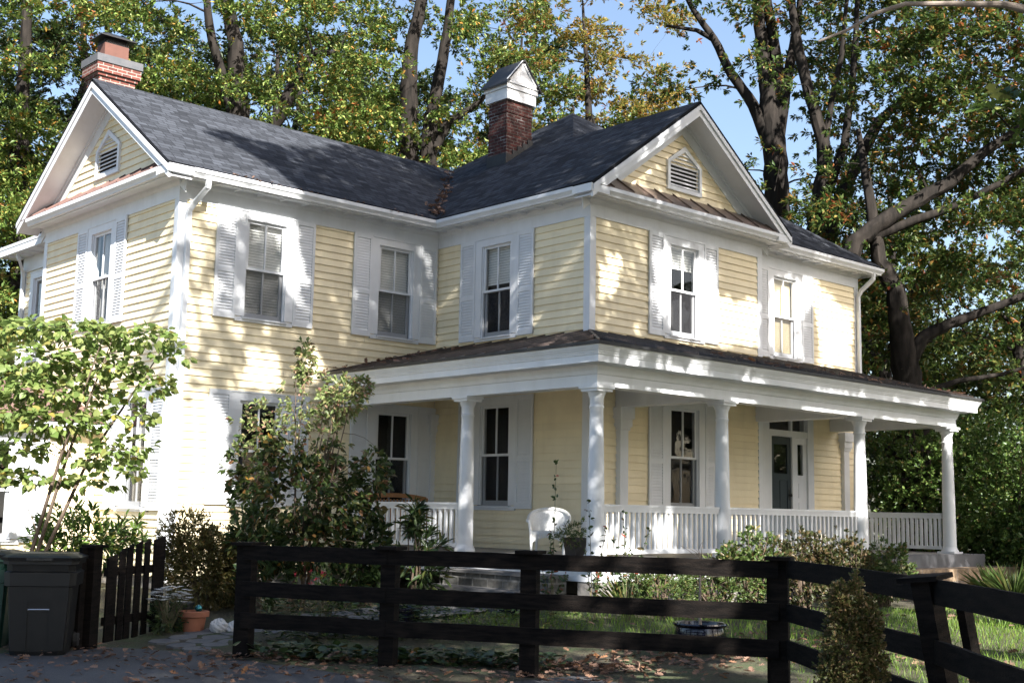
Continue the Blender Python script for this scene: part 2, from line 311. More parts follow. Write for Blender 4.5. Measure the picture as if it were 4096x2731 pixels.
# ------------------------------------------------------------------ ground
def gh(x, y):
    s = (x+.89)*.88+(y+9.57)*.47
    t = np.clip((s-.4)/4.5, 0, 1); return .30*t*t*(3-2*t)
def grid(x0, x1, y0, y1, n, m_, dz=0.):
    X, Y = np.meshgrid(np.linspace(x0, x1, n), np.linspace(y0, y1, n), indexing='ij')
    V = np.stack([X, Y, gh(X, Y)+dz], -1).reshape(-1, 3); i = np.arange(n*n).reshape(n, n)
    F = np.stack([i[:-1,:-1], i[1:,:-1], i[1:,1:], i[:-1,1:]], -1).reshape(-1, 4)
    return V, F
def groundmat():
    m, t, o = mat('ground_soil'); b = N(t, 'ShaderNodeBsdfPrincipled'); b.inputs['Roughness'].default_value = .95
    tc = N(t, 'ShaderNodeTexCoord'); nz = N(t, 'ShaderNodeTexNoise'); nz.inputs['Scale'].default_value = 1.3; nz.inputs['Detail'].default_value = 9; nz.inputs['Roughness'].default_value = .7
    t.links.new(tc.outputs['Object'], nz.inputs['Vector'])
    r = ramp(t, [(.3, (.035,.028,.02)), (.5, (.05,.045,.022)), (.62, (.04,.06,.018)), (.75, (.09,.06,.035))], nz.outputs['Fac'])
    n2 = N(t, 'ShaderNodeTexNoise'); n2.inputs['Scale'].default_value = 25; n2.inputs['Detail'].default_value = 5; t.links.new(tc.outputs['Object'], n2.inputs['Vector'])
    bp = N(t, 'ShaderNodeBump'); bp.inputs['Strength'].default_value = .8; bp.inputs['Distance'].default_value = .05
    t.links.new(n2.outputs['Fac'], bp.inputs['Height']); t.links.new(bp.outputs[0], b.inputs['Normal'])
    t.links.new(r.outputs[0], b.inputs['Base Color']); t.links.new(b.outputs[0], o.inputs[0]); return m
V1, F1 = grid(-300, 300, -300, 300, 241, None)
struct(link(np_mesh('ground', V1, F1, groundmat()), 'ground'))
def asphaltmat():
    m, t, o = mat('asphalt'); b = N(t, 'ShaderNodeBsdfPrincipled'); b.inputs['Roughness'].default_value = .85
    tc = N(t, 'ShaderNodeTexCoord'); vo = N(t, 'ShaderNodeTexVoronoi'); vo.inputs['Scale'].default_value = 90; t.links.new(tc.outputs['Object'], vo.inputs['Vector'])
    r = ramp(t, [(0, (.035,.036,.04)), (.6, (.05,.05,.055)), (.93, (.07,.07,.072)), (1, (.16,.15,.14))], vo.outputs['Color'])
    nz = N(t, 'ShaderNodeTexNoise'); nz.inputs['Scale'].default_value = .8; nz.inputs['Detail'].default_value = 6; t.links.new(tc.outputs['Object'], nz.inputs['Vector'])
    r2_ = ramp(t, [(.3, (.75,)*3), (.7, (1.25,)*3)], nz.outputs['Fac'])
    mx = N(t, 'ShaderNodeMix', data_type='RGBA', blend_type='MULTIPLY'); mx.inputs['Factor'].default_value = 1
    t.links.new(r.outputs[0], mx.inputs['A']); t.links.new(r2_.outputs[0], mx.inputs['B']); t.links.new(mx.outputs['Result'], b.inputs['Base Color'])
    bp = N(t, 'ShaderNodeBump'); bp.inputs['Strength'].default_value = .6; bp.inputs['Distance'].default_value = .008
    t.links.new(vo.outputs['Distance'], bp.inputs['Height']); t.links.new(bp.outputs[0], b.inputs['Normal']); t.links.new(b.outputs[0], o.inputs[0]); return m
ASPH = [(-60,-90),(-60,3),(-6.2,-2.6),(-4.3,-4.1),(-3.0,-5.0),(-2.55,-5.9),(-2.5,-6.75),(-2.05,-7.4),(-1.66,-8.1),(-1.15,-8.75),(-.65,-9.42),(-.3,-9.7),(-.42,-10.45),(-.9,-12),(-1.7,-14.2),(-2.4,-16),(-3.2,-18),(-4,-24),(-4,-90)]
mb = MB(); mb.add([(x, y, .006) for x, y in ASPH], [tuple(range(len(ASPH)-1,-1,-1))]); struct(mb.build('driveway', asphaltmat()))
# flagstone path from the gate opening to the porch steps
mb = MB(); rp = random.Random(3)
pl = [(-2.55,-5.35),(-1.6,-4.9),(-.6,-4.85),(.5,-5.1),(1.5,-5.2),(2.35,-5.1)]
for (xa, ya), (xb_, yb_) in zip(pl[:-1], pl[1:]):
    n = 3
    for i in range(n):
        for j in range(3):
            u = (i+.5)/n; w = (j-1)*.42
            cx, cy = xa+(xb_-xa)*u+rp.uniform(-.03,.03), ya+(yb_-ya)*u+w+rp.uniform(-.03,.03)
            ring = [(cx+(.185+rp.uniform(-.03,.02))*math.cos(a), cy+(.205+rp.uniform(-.03,.02))*math.sin(a)) for a in [k*math.pi/3.5+rp.uniform(-.15,.15) for k in range(7)]]
            mb.prism([(p[0], p[1], float(gh(p[0], p[1]))+.0) for p in ring], (0,0,.022+rp.uniform(0,.008)))
struct(mb.build('path', M['slate']))

# ------------------------------------------------------------------ the farmhouse
HS = thing('farmhouse', 'two storey cream clapboard farmhouse with white trim, dark shingle roof and columned corner porch', 'house')
L1, XI, DE, XR, DR, XE = 5.54, 5.65, 4.17, 10.58, 3.75, 14.77
ZS, ZF = 6.83, 7.08
EXP = .133
def wall(name, axis, const, a0, a1, z0, z1, openings=(), rng_fn=None, o1=.026):
    """clapboards: real lapped courses, broken into boards, leaving the openings free. axis 'x': wall at x=const facing -x; 'y': at y=const facing -y; 'X': facing +x"""
    mb = MB(); rw = random.Random(hash((round(const*10), round(a0*10), round(z0*10))) & 0xffff)
    def P(a, o, z): return (const-o, a, z) if axis == 'x' else ((const+o, a, z) if axis == 'X' else (a, const-o, z))
    k = 0; n = int(math.ceil((z1-z0)/EXP))
    for k in range(n):
        zb, zt = z0+k*EXP, min(z0+(k+1)*EXP, z1)
        if rng_fn: (b0, b1), (t0, t1) = rng_fn(zb), rng_fn(zt)
        else: (b0, b1), (t0, t1) = (a0, a1), (a0, a1)
        if b1-b0 < .05: continue
        segs = [(b0, b1)]; part = []
        for (oa, ob, oz0, oz1) in openings:
            if zb < oz0-.004 < zt: part.append((oa, ob, zb, oz0))
            if zb < oz1+.004 < zt: part.append((oa, ob, oz1, zt))
            if zb < oz1-1e-4 and zt > oz0+1e-4:
                ns = []
                for s0, s1 in segs:
                    if ob <= s0 or oa >= s1: ns.append((s0, s1)); continue
                    if oa > s0: ns.append((s0, oa))
                    if ob < s1: ns.append((ob, s1))
                segs = ns
        for (oa, ob, q0, q1) in part:
            f0, f1 = (q0-zb)/(zt-zb), (q1-zb)/(zt-zb); mb.add([P(oa,o1+(.003-o1)*f0,q0), P(ob,o1+(.003-o1)*f0,q0), P(ob,o1+(.003-o1)*f1,q1+.004), P(oa,o1+(.003-o1)*f1,q1+.004), P(oa,0,q0), P(ob,0,q0)], [(0,1,2,3),(4,5,1,0)])
        for s0, s1 in segs:
            cuts = [s0]; x = s0+rw.uniform(1.2, 4.5)
            while x < s1-.6: cuts.append(x); x += rw.uniform(2.2, 4.8)
            cuts.append(s1)
            for c0, c1 in zip(cuts[:-1], cuts[1:]):
                ob_ = o1+rw.uniform(-.002, .002); j = rw.uniform(-.0015, .0015)
                T0 = t0 if abs(c0-b0) < 1e-6 else c0; T1 = t1 if abs(c1-b1) < 1e-6 else c1
                if T1 < T0: T0 = T1 = (T0+T1)/2
                mb.add([P(c0+.001,ob_,zb+j), P(c1-.001,ob_,zb-j), P(T1-.001,.003,zt+.004), P(T0+.001,.003,zt+.004), P(c0+.001,.0,zb+j), P(c1-.001,.0,zb-j)], [(0,1,2,3), (4,5,1,0)])
    return mb.build(name, M['siding'], HS)

# openings: (centre along wall, z0, H) of each window, per wall
W = 1.16
WIN = dict(
  A=[(2.89, 4.85, 1.96, 'curtain'), (1.10, 1.54, 2.06, 'curtain')],
  B=[(1.70, 4.84, 1.97, 'full'), (4.58, 4.84, 1.97, 'full'), (1.72, 1.66, 1.97, ''), (4.64, 1.66, 1.97, '')],
  C=[(-1.77, 4.82, 1.98, 'top'), (-1.815, 1.68, 2.08, '')],
  D=[(8.17, 4.86, 1.94, 'half'), (8.18, 1.70, 2.06, '')],
  E=[(11.98, 4.88, 1.92, 'cream')],
  R=[(6.95, 4.6, 1.96, '')], S=[(-1.9, .95, 1.9, '')])
op = lambda key: [(c-.46, c+.46, z0+.06, z0+h-.06) for c, z0, h, _ in WIN[key]]
GA = lambda z: (L1/2-max(0, (9.0-z)/.684), L1/2+max(0, (9.0-z)/.684))
XM = (XI+XR)/2
GD = lambda z: (XM-max(0, (8.9-z)/.722), XM+max(0, (8.9-z)/.722))
wall('siding_wall', 'x', 0, .0, L1, .5, ZS, op('A'))
wall('siding_wall', 'x', 0, 0, L1, 7.45, 9.0, [(2.47, 3.23, 7.78, 8.22)], lambda z: (max(0, GA(z)[0]), min(L1, GA(z)[1])))
wall('siding_wall', 'y', 0, .0, XI, .5, ZS, op('B'))
wall('siding_wall', 'x', XI, -DE, 0, .96, ZS, op('C'))
wall('siding_wall', 'y', -DE, XI, XR, .96, ZS, op('D'))
wall('siding_wall', 'y', -DE, XI, XR, 7.45, 8.9, [(7.79, 8.55, 7.76, 8.2)], GD)
wall('siding_wall', 'y', -DR, XR, XE, .96, ZS, op('E')+[(11.2, 12.9, 1.0, 3.8)])
wall('siding_wall', 'X', XR, -DE, -DR, .96, ZS)
wall('siding_wall', 'X', XE, -DR, 5.5, .5, ZS)
wall('siding_wall', 'x', .55, L1, 7.95, .5, 6.95, op('R'))
wall('siding_wall', 'y', 2.6, -3.6, 0, .3, 3.05, op('S'))
# backs, inner rooms (what one sees dimly through the panes) and foundation
mb = MB(); mb.box(.55,7.9,.3,14.7,7.95,7.2); mb.box(-3.6,5.0,.2,0,5.05,3.0); mb.box(-3.62,2.65,.2,-3.6,5.0,3.0); mb.build('back_wall', M['siding'], HS)
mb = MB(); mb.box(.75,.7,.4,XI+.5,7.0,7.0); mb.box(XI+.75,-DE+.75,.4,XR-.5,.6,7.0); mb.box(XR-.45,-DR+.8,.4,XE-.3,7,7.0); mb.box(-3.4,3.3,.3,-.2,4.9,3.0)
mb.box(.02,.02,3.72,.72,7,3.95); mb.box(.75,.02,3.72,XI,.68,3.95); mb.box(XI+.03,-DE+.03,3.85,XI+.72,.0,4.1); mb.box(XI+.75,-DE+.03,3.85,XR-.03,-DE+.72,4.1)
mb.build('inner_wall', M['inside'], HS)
mb = MB(); mb.box(.03,.03,-.2,XE-.03,7.9,.5); mb.box(XI+.03,-DE+.03,-.2,XR-.03,.03,.96); mb.box(XR-.03,-DR+.03,-.2,XE-.03,0.03,.96); mb.box(-3.58,2.63,-.2,0.03,5,.3); mb.build('foundation', M['stone'], HS)

# corner boards
def cboard(x, y, z0, z1, sx, sy, w=.12, t=.028):   # sx,sy: the outward directions of the two faces
    mb = MB()
    xa, xb_ = sorted((x+sx*t, x)); ya, yb_ = sorted((y+sy*t, y-sy*w)); mb.box(xa, ya, z0, xb_, yb_, z1)
    xa, xb_ = sorted((x, x-sx*w)); ya, yb_ = sorted((y+sy*t, y)); mb.box(xa, ya, z0, xb_, yb_, z1); mb.build('corner_board', M['white'], HS)
cboard(0,0,.4,ZS,-1,-1); cboard(XI,-DE,1.0,ZS,-1,-1); cboard(XR,-DE,1.0,ZS,1,-1); cboard(XE,-DR,1.0,ZS,1,-1); cboard(0,L1,.4,ZS,-1,1); cboard(.55,7.95,.4,6.9,-1,1)
mb = MB(); mb.box(XI-.022,-.022,.96,XI,0,ZS); mb.build('corner_board', M['white'], HS)

# frieze, soffit and cornice: swept with mitred corners (offset to the right of travel = outwards)
P1 = [(-0.0, L1), (0, 0), (XI, 0), (XI, -DE), (XR, -DE), (XR, -DR)]
P2 = [(XR, -DR), (XE, -DR), (XE, 5.5)]
FR = [(0,ZS-.03),(.034,ZS-.03),(.034,ZF+.02),(0,ZF+.02)]
def both(prof, name, m, paths=(P1, P2), smooth=False):
    mb = MB(); [mb.sweep(p, prof) for p in paths]; return mb.build(name, m, HS, smooth)
both(FR, 'frieze', M['white'])
both([(.034,ZF-.06),(.075,ZF-.02),(.09,ZF+.035),(0,ZF+.035),(0,ZF-.06)], 'crown_moulding', M['white'])
both([(-.02,ZF+.03),(.36,ZF+.03),(.36,ZF+.055),(-.02,ZF+.055)], 'soffit', M['white'])
both([(.30,ZF-.0),(.345,ZF-.0),(.345,ZF+.16),(.30,ZF+.16)], 'fascia', M['white'])
GUT = [(.35,ZF+.02),(.405,ZF+.02),(.415,ZF+.05),(.45,ZF+.095),(.46,ZF+.10),(.46,ZF+.165),(.44,ZF+.165),(.44,ZF+.11),(.40,ZF+.06),(.37,ZF+.04),(.37,ZF+.16),(.35,ZF+.16)]
def gutter(path):
    mb = MB(); mb.sweep(path, GUT); return mb.build('gutter', M['white'], HS)
gutter(P1[:2]); gutter([(0,-.0),(XI,0),(XI,-DE)] if False else [(0.001,0),(XI,0),(XI,-DE+.001)])
gutter([(XI,-DE),(XR,-DE)]); gutter([(XR+.30,-DR),(XE,-DR),(XE,5.5)])
# close the corner ends of the gutters that meet on the diagonal
for x, y in ((0,0),(XI,-DE)): mb = MB(); mb.box(x-.462,y-.462,ZF+.02,x-.002,y-.002,ZF+.155); mb.build('gutter_corner', M['white'], HS)
mb = MB(); mb.box(XR,-DE-.462,ZF+.02,XR+.455,-DE-.0,ZF+.165); mb.box(XR+.0,-DR-.46,ZF+.02,XR+.31,-DR,ZF+.16)
mb.build('gutter_corner', M['white'], HS)
# gutter brackets under the eave soffits
def bracket(*a): mb = MB(); mb.box(*a); mb.build('eave_bracket', M['white'], HS)
for i in range(8): bracket(XI-.36,-.35-i*.46,ZF-.012,XI-.09,-.32-i*.46,ZF+.03)
for i in range(11): bracket(.5+i*.46,-.36,ZF-.012,.53+i*.46,-.09,ZF+.03)
for i in range(8): bracket(XR+.55+i*.47,-DR-.36,ZF-.012,XR+.58+i*.47,-DR-.09,ZF+.03)

# ---- roofs
def roofpart(name, polys, m=M['shingle'], th=.06):
    mb = MB()
    for poly in polys:
        P = [Vector(a) for a in poly]; nrm = (P[1]-P[0]).cross(P[2]-P[0]).normalized()
        if nrm.z < 0: P = P[::-1]; nrm = -nrm
        e = Vector((0,0,1)).cross(nrm).normalized(); s = nrm.cross(e); n = len(P)
        lo = [p-nrm*th for p in P]; uv = [(p.dot(e), p.dot(s)) for p in P]
        mb.add(P+lo, [tuple(range(n)), tuple(range(2*n-1,n-1,-1))]+[(i,n+i,n+(i+1)%n,(i+1)%n) for i in range(n)],
               [uv, uv[::-1]]+[[(0,0)]*4]*n)
    return mb.build(name, m, HS)
ZE, OV, RK = 7.27, .45, .47
s1 = (9.47-ZE)/(L1/2+OV); s2 = .722; ex = XI-OV; ey = -DR-OV
roofpart('roof', [[(-RK,-OV,ZE),(8.5,-OV,ZE),(8.5,L1/2,9.47),(-RK,L1/2,9.47)]])
roofpart('roof', [[(-RK,L1+OV,ZE),(8.5,L1+OV,ZE),(8.5,L1/2,9.47),(-RK,L1/2,9.47)]])
zr = ZE+s2*(XM-ex)
AP = Vector((10.15,.75,ZE+s2*(10.15-ex)))
sS = (AP.z-ZE)/(AP.y-ey); k = (XM-ex)/(AP.x-ex); yh = ey+(zr-ZE)/sS
roofpart('roof', [[(ex,-DE-RK,ZE),(XM,-DE-RK,zr),(XM,yh,zr),tuple(AP),(ex,6.0,ZE)]])
ee = 2*XM-ex
roofpart('roof', [[(XM,-DE-RK,zr+.001),(ee,-DE-RK,ZE),(ee,yh+.2,ZE),(XM,yh+.2,zr+.001)]])
xr_ = XE+OV
roofpart('roof', [[(XM-.6,ey,ZE-.0),(xr_,ey,ZE),tuple(AP),(XM,yh,zr-.002)]])
roofpart('roof', [[(xr_,ey,ZE),(xr_,6,ZE),tuple(AP)]])
roofpart('roof', [[(xr_,6,ZE),(ex,6,ZE),tuple(AP)]])
# rear wing and left addition roofs
roofpart('rear_roof', [[(.12,L1+.3,7.12),(.12,8.4,7.12),(4.5,8.4,9.6),(4.5,L1+.3,9.6)]])
mb = MB(); mb.box(.1,L1+.02,6.93,.55,8.4,6.96); mb.box(.1,L1+.02,6.96,.14,8.4,7.06); mb.box(.50,L1,6.6,.549,7.98,6.93)
for i in range(5): mb.box(.16,L1+.4+i*.5,6.90,.48,L1+.43+i*.5,6.93)
mb.build('rear_eave', M['white'], HS)
mb = MB(); mb.sweep([(.55,8.4),(.55,L1+.05)], [(a, z-.11) for a, z in GUT]); mb.build('gutter', M['white'], HS)
roofpart('shed_roof', [[(-3.9,2.28,3.10),(.0,2.28,3.10),(.0,4.6,3.92),(-3.9,4.6,3.92)],[(-3.9,4.6,3.92),(0,4.6,3.92),(0,6.8,3.2),(-3.9,6.8,3.2)]], M['redtin'], .03)
mb = MB()
for i in range(8): mb.beam((-.3-i*.5,2.28,3.112),(-.3-i*.5,4.6,3.932),.025,.035)
mb.build('roof_seam', M['redtin'], HS)
mb = MB(); mb.box(-3.8,2.32,2.92,.0,2.36,3.06); mb.box(-3.8,2.36,2.98,0,2.6,3.0); mb.build('fascia', M['white'], HS)

# ---- gable trim: rake boards, deep soffits, rake frieze
def gable(axis, const, c, half, zpk, slope, inner):
    """axis 'x': gable plane x=const facing -x, along y about c; 'y': plane y=const facing -y, along x about c"""
    P = (lambda a, o, z: (const-o, a, z)) if axis == 'x' else (lambda a, o, z: (a, const-o, z))
    vec = (lambda d: (-d, 0, 0)) if axis == 'x' else (lambda d: (0, -d, 0))
    mb = MB(); ms = MB(); mf = MB(); mc = MB()
    for s in (-1, 1):
        e = c+s*half; ze = zpk-slope*half
        def band(mm, d0, d1, o0, o1, e_=e, cut=0):
            ee_ = c+s*(half-cut); zz = zpk-slope*(half-cut)
            mm.prism([P(c,o0,zpk-d0),P(ee_,o0,zz-d0),P(ee_,o0,zz-d1),P(c,o0,zpk-d1)], vec(o1-o0))
        band(mb, .075, .29, RK-.055, RK-.015)          # rake board
        band(mc, .075, .17, RK-.015, RK+.012)          # crown on the rake
        band(ms, .24, .26, .02, RK-.055)               # sloping soffit
        band(mf, .26, .56, 0, .032, cut=.2)            # frieze board on the wall
        band(mf, .26, .33, .032, .06, cut=.2)
    return mb.build('rake_board', M['white'], HS), mc.build('rake_crown', M['white'], HS), ms.build('rake_soffit', M['white'], HS), mf.build('rake_frieze', M['white'], HS)
gable('x', 0, L1/2, L1/2+OV-.03, 9.47, s1, 0); gable('y', -DE, XM, XM-ex-.03, zr, s2, 0)
# pent roofs across the foot of each gable
mb = MB(); mb.prism([(0.0,.06,7.60),(-.455,-OV+.04,7.255),(-.455,L1+OV-.04,7.255),(0,L1-.06,7.60)], (0,0,-.02))
for i in range(9): mb.beam((-.455,.25+i*.62,7.262),(0,.25+i*.62,7.606),.022,.03)
mb.build('pent_roof', M['redtin'], HS)
mb = MB(); mb.prism([(XI+.06,-DE,7.60),(XI-OV+.04,-DE-.455,7.255),(ee-.04,-DE-.455,7.255),(XR-.06,-DE,7.60)], (0,0,-.02))
for i in range(10): mb.beam((XI+.12+i*.52,-DE-.455,7.262),(XI+.12+i*.52,-DE,7.606),.022,.045)
mb.build('pent_roof', M['tin'], HS)
mb = MB(); mb.box(-.03,0.1,7.0,.05,L1-.1,7.5); mb.box(XI+.1,-DE-.03,7.0,XR-.1,-DE+.05,7.5); mb.build('gable_base', M['white'], HS)
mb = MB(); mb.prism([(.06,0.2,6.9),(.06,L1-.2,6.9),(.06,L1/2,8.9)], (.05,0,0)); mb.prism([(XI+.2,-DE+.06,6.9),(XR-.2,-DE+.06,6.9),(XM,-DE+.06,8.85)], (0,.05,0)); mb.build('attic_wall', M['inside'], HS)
# pointed louvred vents
def vent(rz, loc):
    w, zs, za, b = .5, .56, .90, .075
    P = [(-w,0),(w,0),(w,zs),(0,za),(-w,zs)]; I = [(-w+b,b),(w-b,b),(w-b,zs-.03),(0,za-b-.03),(-w+b,zs-.03)]
    mb = MB(); n = 5
    vs = [(x,-.06,z) for x, z in P]+[(x,-.06,z) for x, z in I]+[(x,.0,z) for x, z in P]+[(x,.03,z) for x, z in I]
    mb.add(vs, [(i,(i+1)%n,n+(i+1)%n,n+i) for i in range(n)]+[(i,2*n+i,2*n+(i+1)%n,(i+1)%n) for i in range(n)]+[(n+i,n+(i+1)%n,3*n+(i+1)%n,3*n+i) for i in range(n)])
    o = mb.build('gable_vent', M['white'], HS, loc=loc); o.rotation_euler = (0,0,rz)
    ml = MB(); k = 9
    for i in range(k):
        z = b+.02+i*(za-2*b-.06)/k; hw = w-b if z < zs-.06 else max(.03, (w-b)*(za-b-.03-z)/(za-b-zs))
        ml.beam((-hw,-.02,z+.02),(hw,-.02,z+.02),.058,.010,(0,-.75,.65))
    ml.build('louvre', M['white'], o)
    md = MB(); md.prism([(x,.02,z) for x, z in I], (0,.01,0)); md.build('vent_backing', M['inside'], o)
vent(-math.pi/2, (0, 2.85, 7.70)); vent(0, (8.17,-DE,7.68))

# ---- windows: one set of meshes per kind, then copies
def winmeshes(H):
    w = W/2; s = .41; zt = H-.16; zb = .09; zm = (zt+zb)/2
    d = {}
    mb = MB(); mb.box(-w,-.05,zb,-s,.02,H); mb.box(s,-.05,zb,w,.02,H); mb.box(-s,-.05,zt,s,.02,H); mb.box(-w-.01,-.062,H-.025,w+.01,-.05,H)
    mb.box(-s-.03,.02,zb,-s,.13,zt); mb.box(s,.02,zb,s+.03,.13,zt); mb.box(-s,.02,zt,s,.13,zt+.03)
    for sx in (-1,1): mb.box(min(sx*(s-.022),sx*s),-.02,zb,max(sx*(s-.022),sx*s),.02,zt)
    d['frame'] = mb.mesh('window_frame', M['white'])
    mb = MB(); mb.box(-w,-.055,0,w,.02,zb-.015); mb.prism([(-s-.04,-.085,zb-.02),(-s-.04,.1,zb),(-s-.04,.1,zb-.03),(-s-.04,-.085,zb-.045)], (2*s+.08,0,0)); d['sill'] = mb.mesh('sill', M['white'])
    def sash(z0, z1, y, bot, top):
        m_ = MB(); m_.box(-s+.022,y,z0,-s+.072,y+.035,z1); m_.box(s-.072,y,z0,s-.022,y+.035,z1); m_.box(-s+.072,y+.0015,z0,s-.072,y+.0335,z0+bot); m_.box(-s+.072,y+.0015,z1-top,s-.072,y+.0335,z1); m_.box(-.015,y+.004,z0+bot,.015,y+.03,z1-top)
        g = MB(); g.add([(-s+.07,y+.018,z0+.02),(s-.07,y+.018,z0+.02),(s-.07,y+.018,z1-.02),(-s+.07,y+.018,z1-.02)], [(0,1,2,3)])
        return m_.mesh('sash', M['white']), g.mesh('pane', M['glass'])
    d['upper_sash'], d['upper_pane'] = sash(zm-.02, zt, .0, .042, .05)
    d['lower_sash'], d['lower_pane'] = sash(zb, zm+.02, .045, .085, .042)
    mb = MB(); mb.add([(-s+.022,.025,zb),(s-.022,.025,zb),(s-.022,.025,zm-.02),(-s+.022,.025,zm-.02)], [(0,1,2,3)]); d['screen'] = mb.mesh('insect_screen', M['screen'])
    def blind(z0, z1, m_, tilt=.55):
        q = MB(); n = int((z1-z0)/.05)
        for i in range(n): q.beam((-s+.03,.105,z0+.03+i*.05),(s-.03,.105,z0+.03+i*.05),.053,.003,(0,-tilt,1))
        q.box(-s+.03,.09,z1-.04,s-.03,.13,z1); return q.mesh('blind', m_)
    d['full'] = blind(zb, zt, M['blind'], 2.6); d['top'] = blind(zm+.12, zt, M['blind'], 2.6); d['half'] = blind(zm+.42, zt, M['blind'], 2.6); d['cream'] = blind(zb, zt, M['blind_cream'], 6)
    q = MB(); n = 40; vs = []
    for i in range(n+1):
        for z in (zb, zt): vs.append((-s+.03+(2*s-.06)*i/n, .17+.02*math.sin(i*1.7), z))
    q.add(vs, [(2*i,2*i+2,2*i+3,2*i+1) for i in range(n) if i < 15 or i > 24]); d['curtain'] = q.mesh('curtain', M['curtain'])
    return d
def shutmesh(H, w=.42):
    mb = MB(); y0, y1 = -.058, -.026; st = .055; mid = H*.43
    mb.box(0,y0,0,st,y1,H); mb.box(w-st,y0,0,w,y1,H)
    for a, b in ((0,.10),(mid-.04,mid+.04),(H-.085,H)): mb.box(st,y0+.0015,a,w-st,y1-.0015,b)
    for a, b in ((.10,mid-.04),(mid+.04,H-.085)):
        n = int(round((b-a)/.052)); p = (b-a)/n
        for i in range(n): mb.beam((st,-.043,a+(i+.5)*p),(w-st,-.043,a+(i+.5)*p),.058,.006,(0,-.95,.30))
    mb.box(st,-.030,.09,w-st,-.027,H-.08)
    return mb.mesh('shutter', M['white'])
WM, SM = {}, {}
def place_window(key, c, z0, H, kind, shut=(1,1), sw=.42):
    if H not in WM: WM[H] = winmeshes(H)
    if (H, sw) not in SM: SM[(H, sw)] = shutmesh(H-.03, sw)
    d = WM[H]
    loc, rz = {'A':((0,c,z0),-math.pi/2),'B':((c,0,z0),0),'C':((XI,c,z0),-math.pi/2),'D':((c,-DE,z0),0),'E':((c,-DR,z0),0),'R':((.55,c,z0),-math.pi/2),'S':((c,2.6,z0),0)}[key]
    f = link(d['frame'], 'window', HS, loc, rz)
    for nm, k_ in (('sill','sill'),('upper_sash','upper_sash'),('lower_sash','lower_sash'),('pane','upper_pane'),('pane','lower_pane')): link(d[k_], nm, f)
    if key != 'S' and kind != 'x': link(d['screen'], 'insect_screen', f)
    if kind in d: link(d[kind], 'curtain' if kind == 'curtain' else 'blind', f)
    R = Matrix.Rotation(rz, 3, 'Z')
    for i, on in enumerate(shut):
        if on: link(SM[(H, sw)], 'shutter', HS, Vector(loc)+R@Vector(((-W/2-sw-.004) if i == 0 else W/2+.004, 0, .03)), rz)
for key, lst in WIN.items():
    for c, z0, H, kind in lst:
        place_window(key, c, z0, H, kind, (0,1) if key == 'S' else ((0,0) if key == 'R' else (1,1)), .44 if key in 'AC' else .42)

# ---- front door
F = MB(); y = -DR
F.box(11.15,y-.055,1.0,11.36,y+.02,3.81); F.box(12.72,y-.055,1.0,12.93,y+.02,3.81); F.box(11.36,y-.055,3.70,12.72,y+.02,3.81); F.box(11.36,y-.045,3.30,12.72,y+.03,3.43)
F.box(12.17,y-.04,1.0,12.30,y+.03,3.30); F.box(12.13,y-.035,3.43,12.19,y+.03,3.70); F.box(11.13,y-.085,3.80,12.95,y-.0,3.84); F.box(11.36,y-.035,1,11.46,y+.03,3.30)
F.box(11.36,y+.02,1.0,11.40,y+.12,3.7); F.box(12.68,y+.02,1.0,12.72,y+.12,3.7)
df = F.build('door_frame', M['white'], HS)
g = MB(); g.add([(11.36,y+.01,3.42),(12.72,y+.01,3.42),(12.72,y+.01,3.71),(11.36,y+.01,3.71)],[(0,1,2,3)]); g.build('transom_pane', M['glass'], df)
S = MB(); S.box(12.30,y-.01,1.0,12.40,y+.03,3.30); S.box(12.60,y-.01,1.0,12.72,y+.03,3.30); S.box(12.40,y-.01,1.0,12.60,y+.03,2.52); S.box(12.40,y-.01,3.16,12.60,y+.03,3.30)
for z in (1.25,1.65,2.05): S.box(12.42,y-.022,z,12.58,y-.01,z+.3)
sd = S.build('sidelight', M['white'], df); g = MB(); g.add([(12.40,y+.01,2.5),(12.60,y+.01,2.5),(12.60,y+.01,3.18),(12.40,y+.01,3.18)],[(0,1,2,3)]); g.build('sidelight_pane', M['glass'], df)
D = MB(); D.box(11.46,y,1.02,11.58,y+.04,3.29); D.box(12.05,y,1.02,12.17,y+.04,3.29); D.box(11.58,y+.001,3.14,12.05,y+.039,3.29); D.box(11.58,y+.001,2.40,12.05,y+.039,2.54); D.box(11.58,y+.001,1.02,12.05,y+.039,1.25)
D.box(11.58,y+.014,1.25,12.05,y+.03,2.40); D.box(11.79,y+.002,1.25,11.84,y+.038,2.40)
dr = D.build('door', M['door'], HS)
g = MB(); g.add([(11.58,y+.02,2.54),(12.05,y+.02,2.54),(12.05,y+.02,3.14),(11.58,y+.02,3.14)],[(0,1,2,3)]); g.build('door_pane', M['glass'], dr)
k_ = MB(); k_.tube([(12.11,y-.055,2.10),(12.11,y+.0,2.10)],[.032,.018],10); k_.box(12.085,y-.008,2.0,12.135,y,2.22); k_.build('door_knob', M['black_metal'], dr)
mb = MB(); mb.box(11.2,y+.35,1,12.9,y+.4,3.8); mb.build('hall_wall', M['inside'], HS)

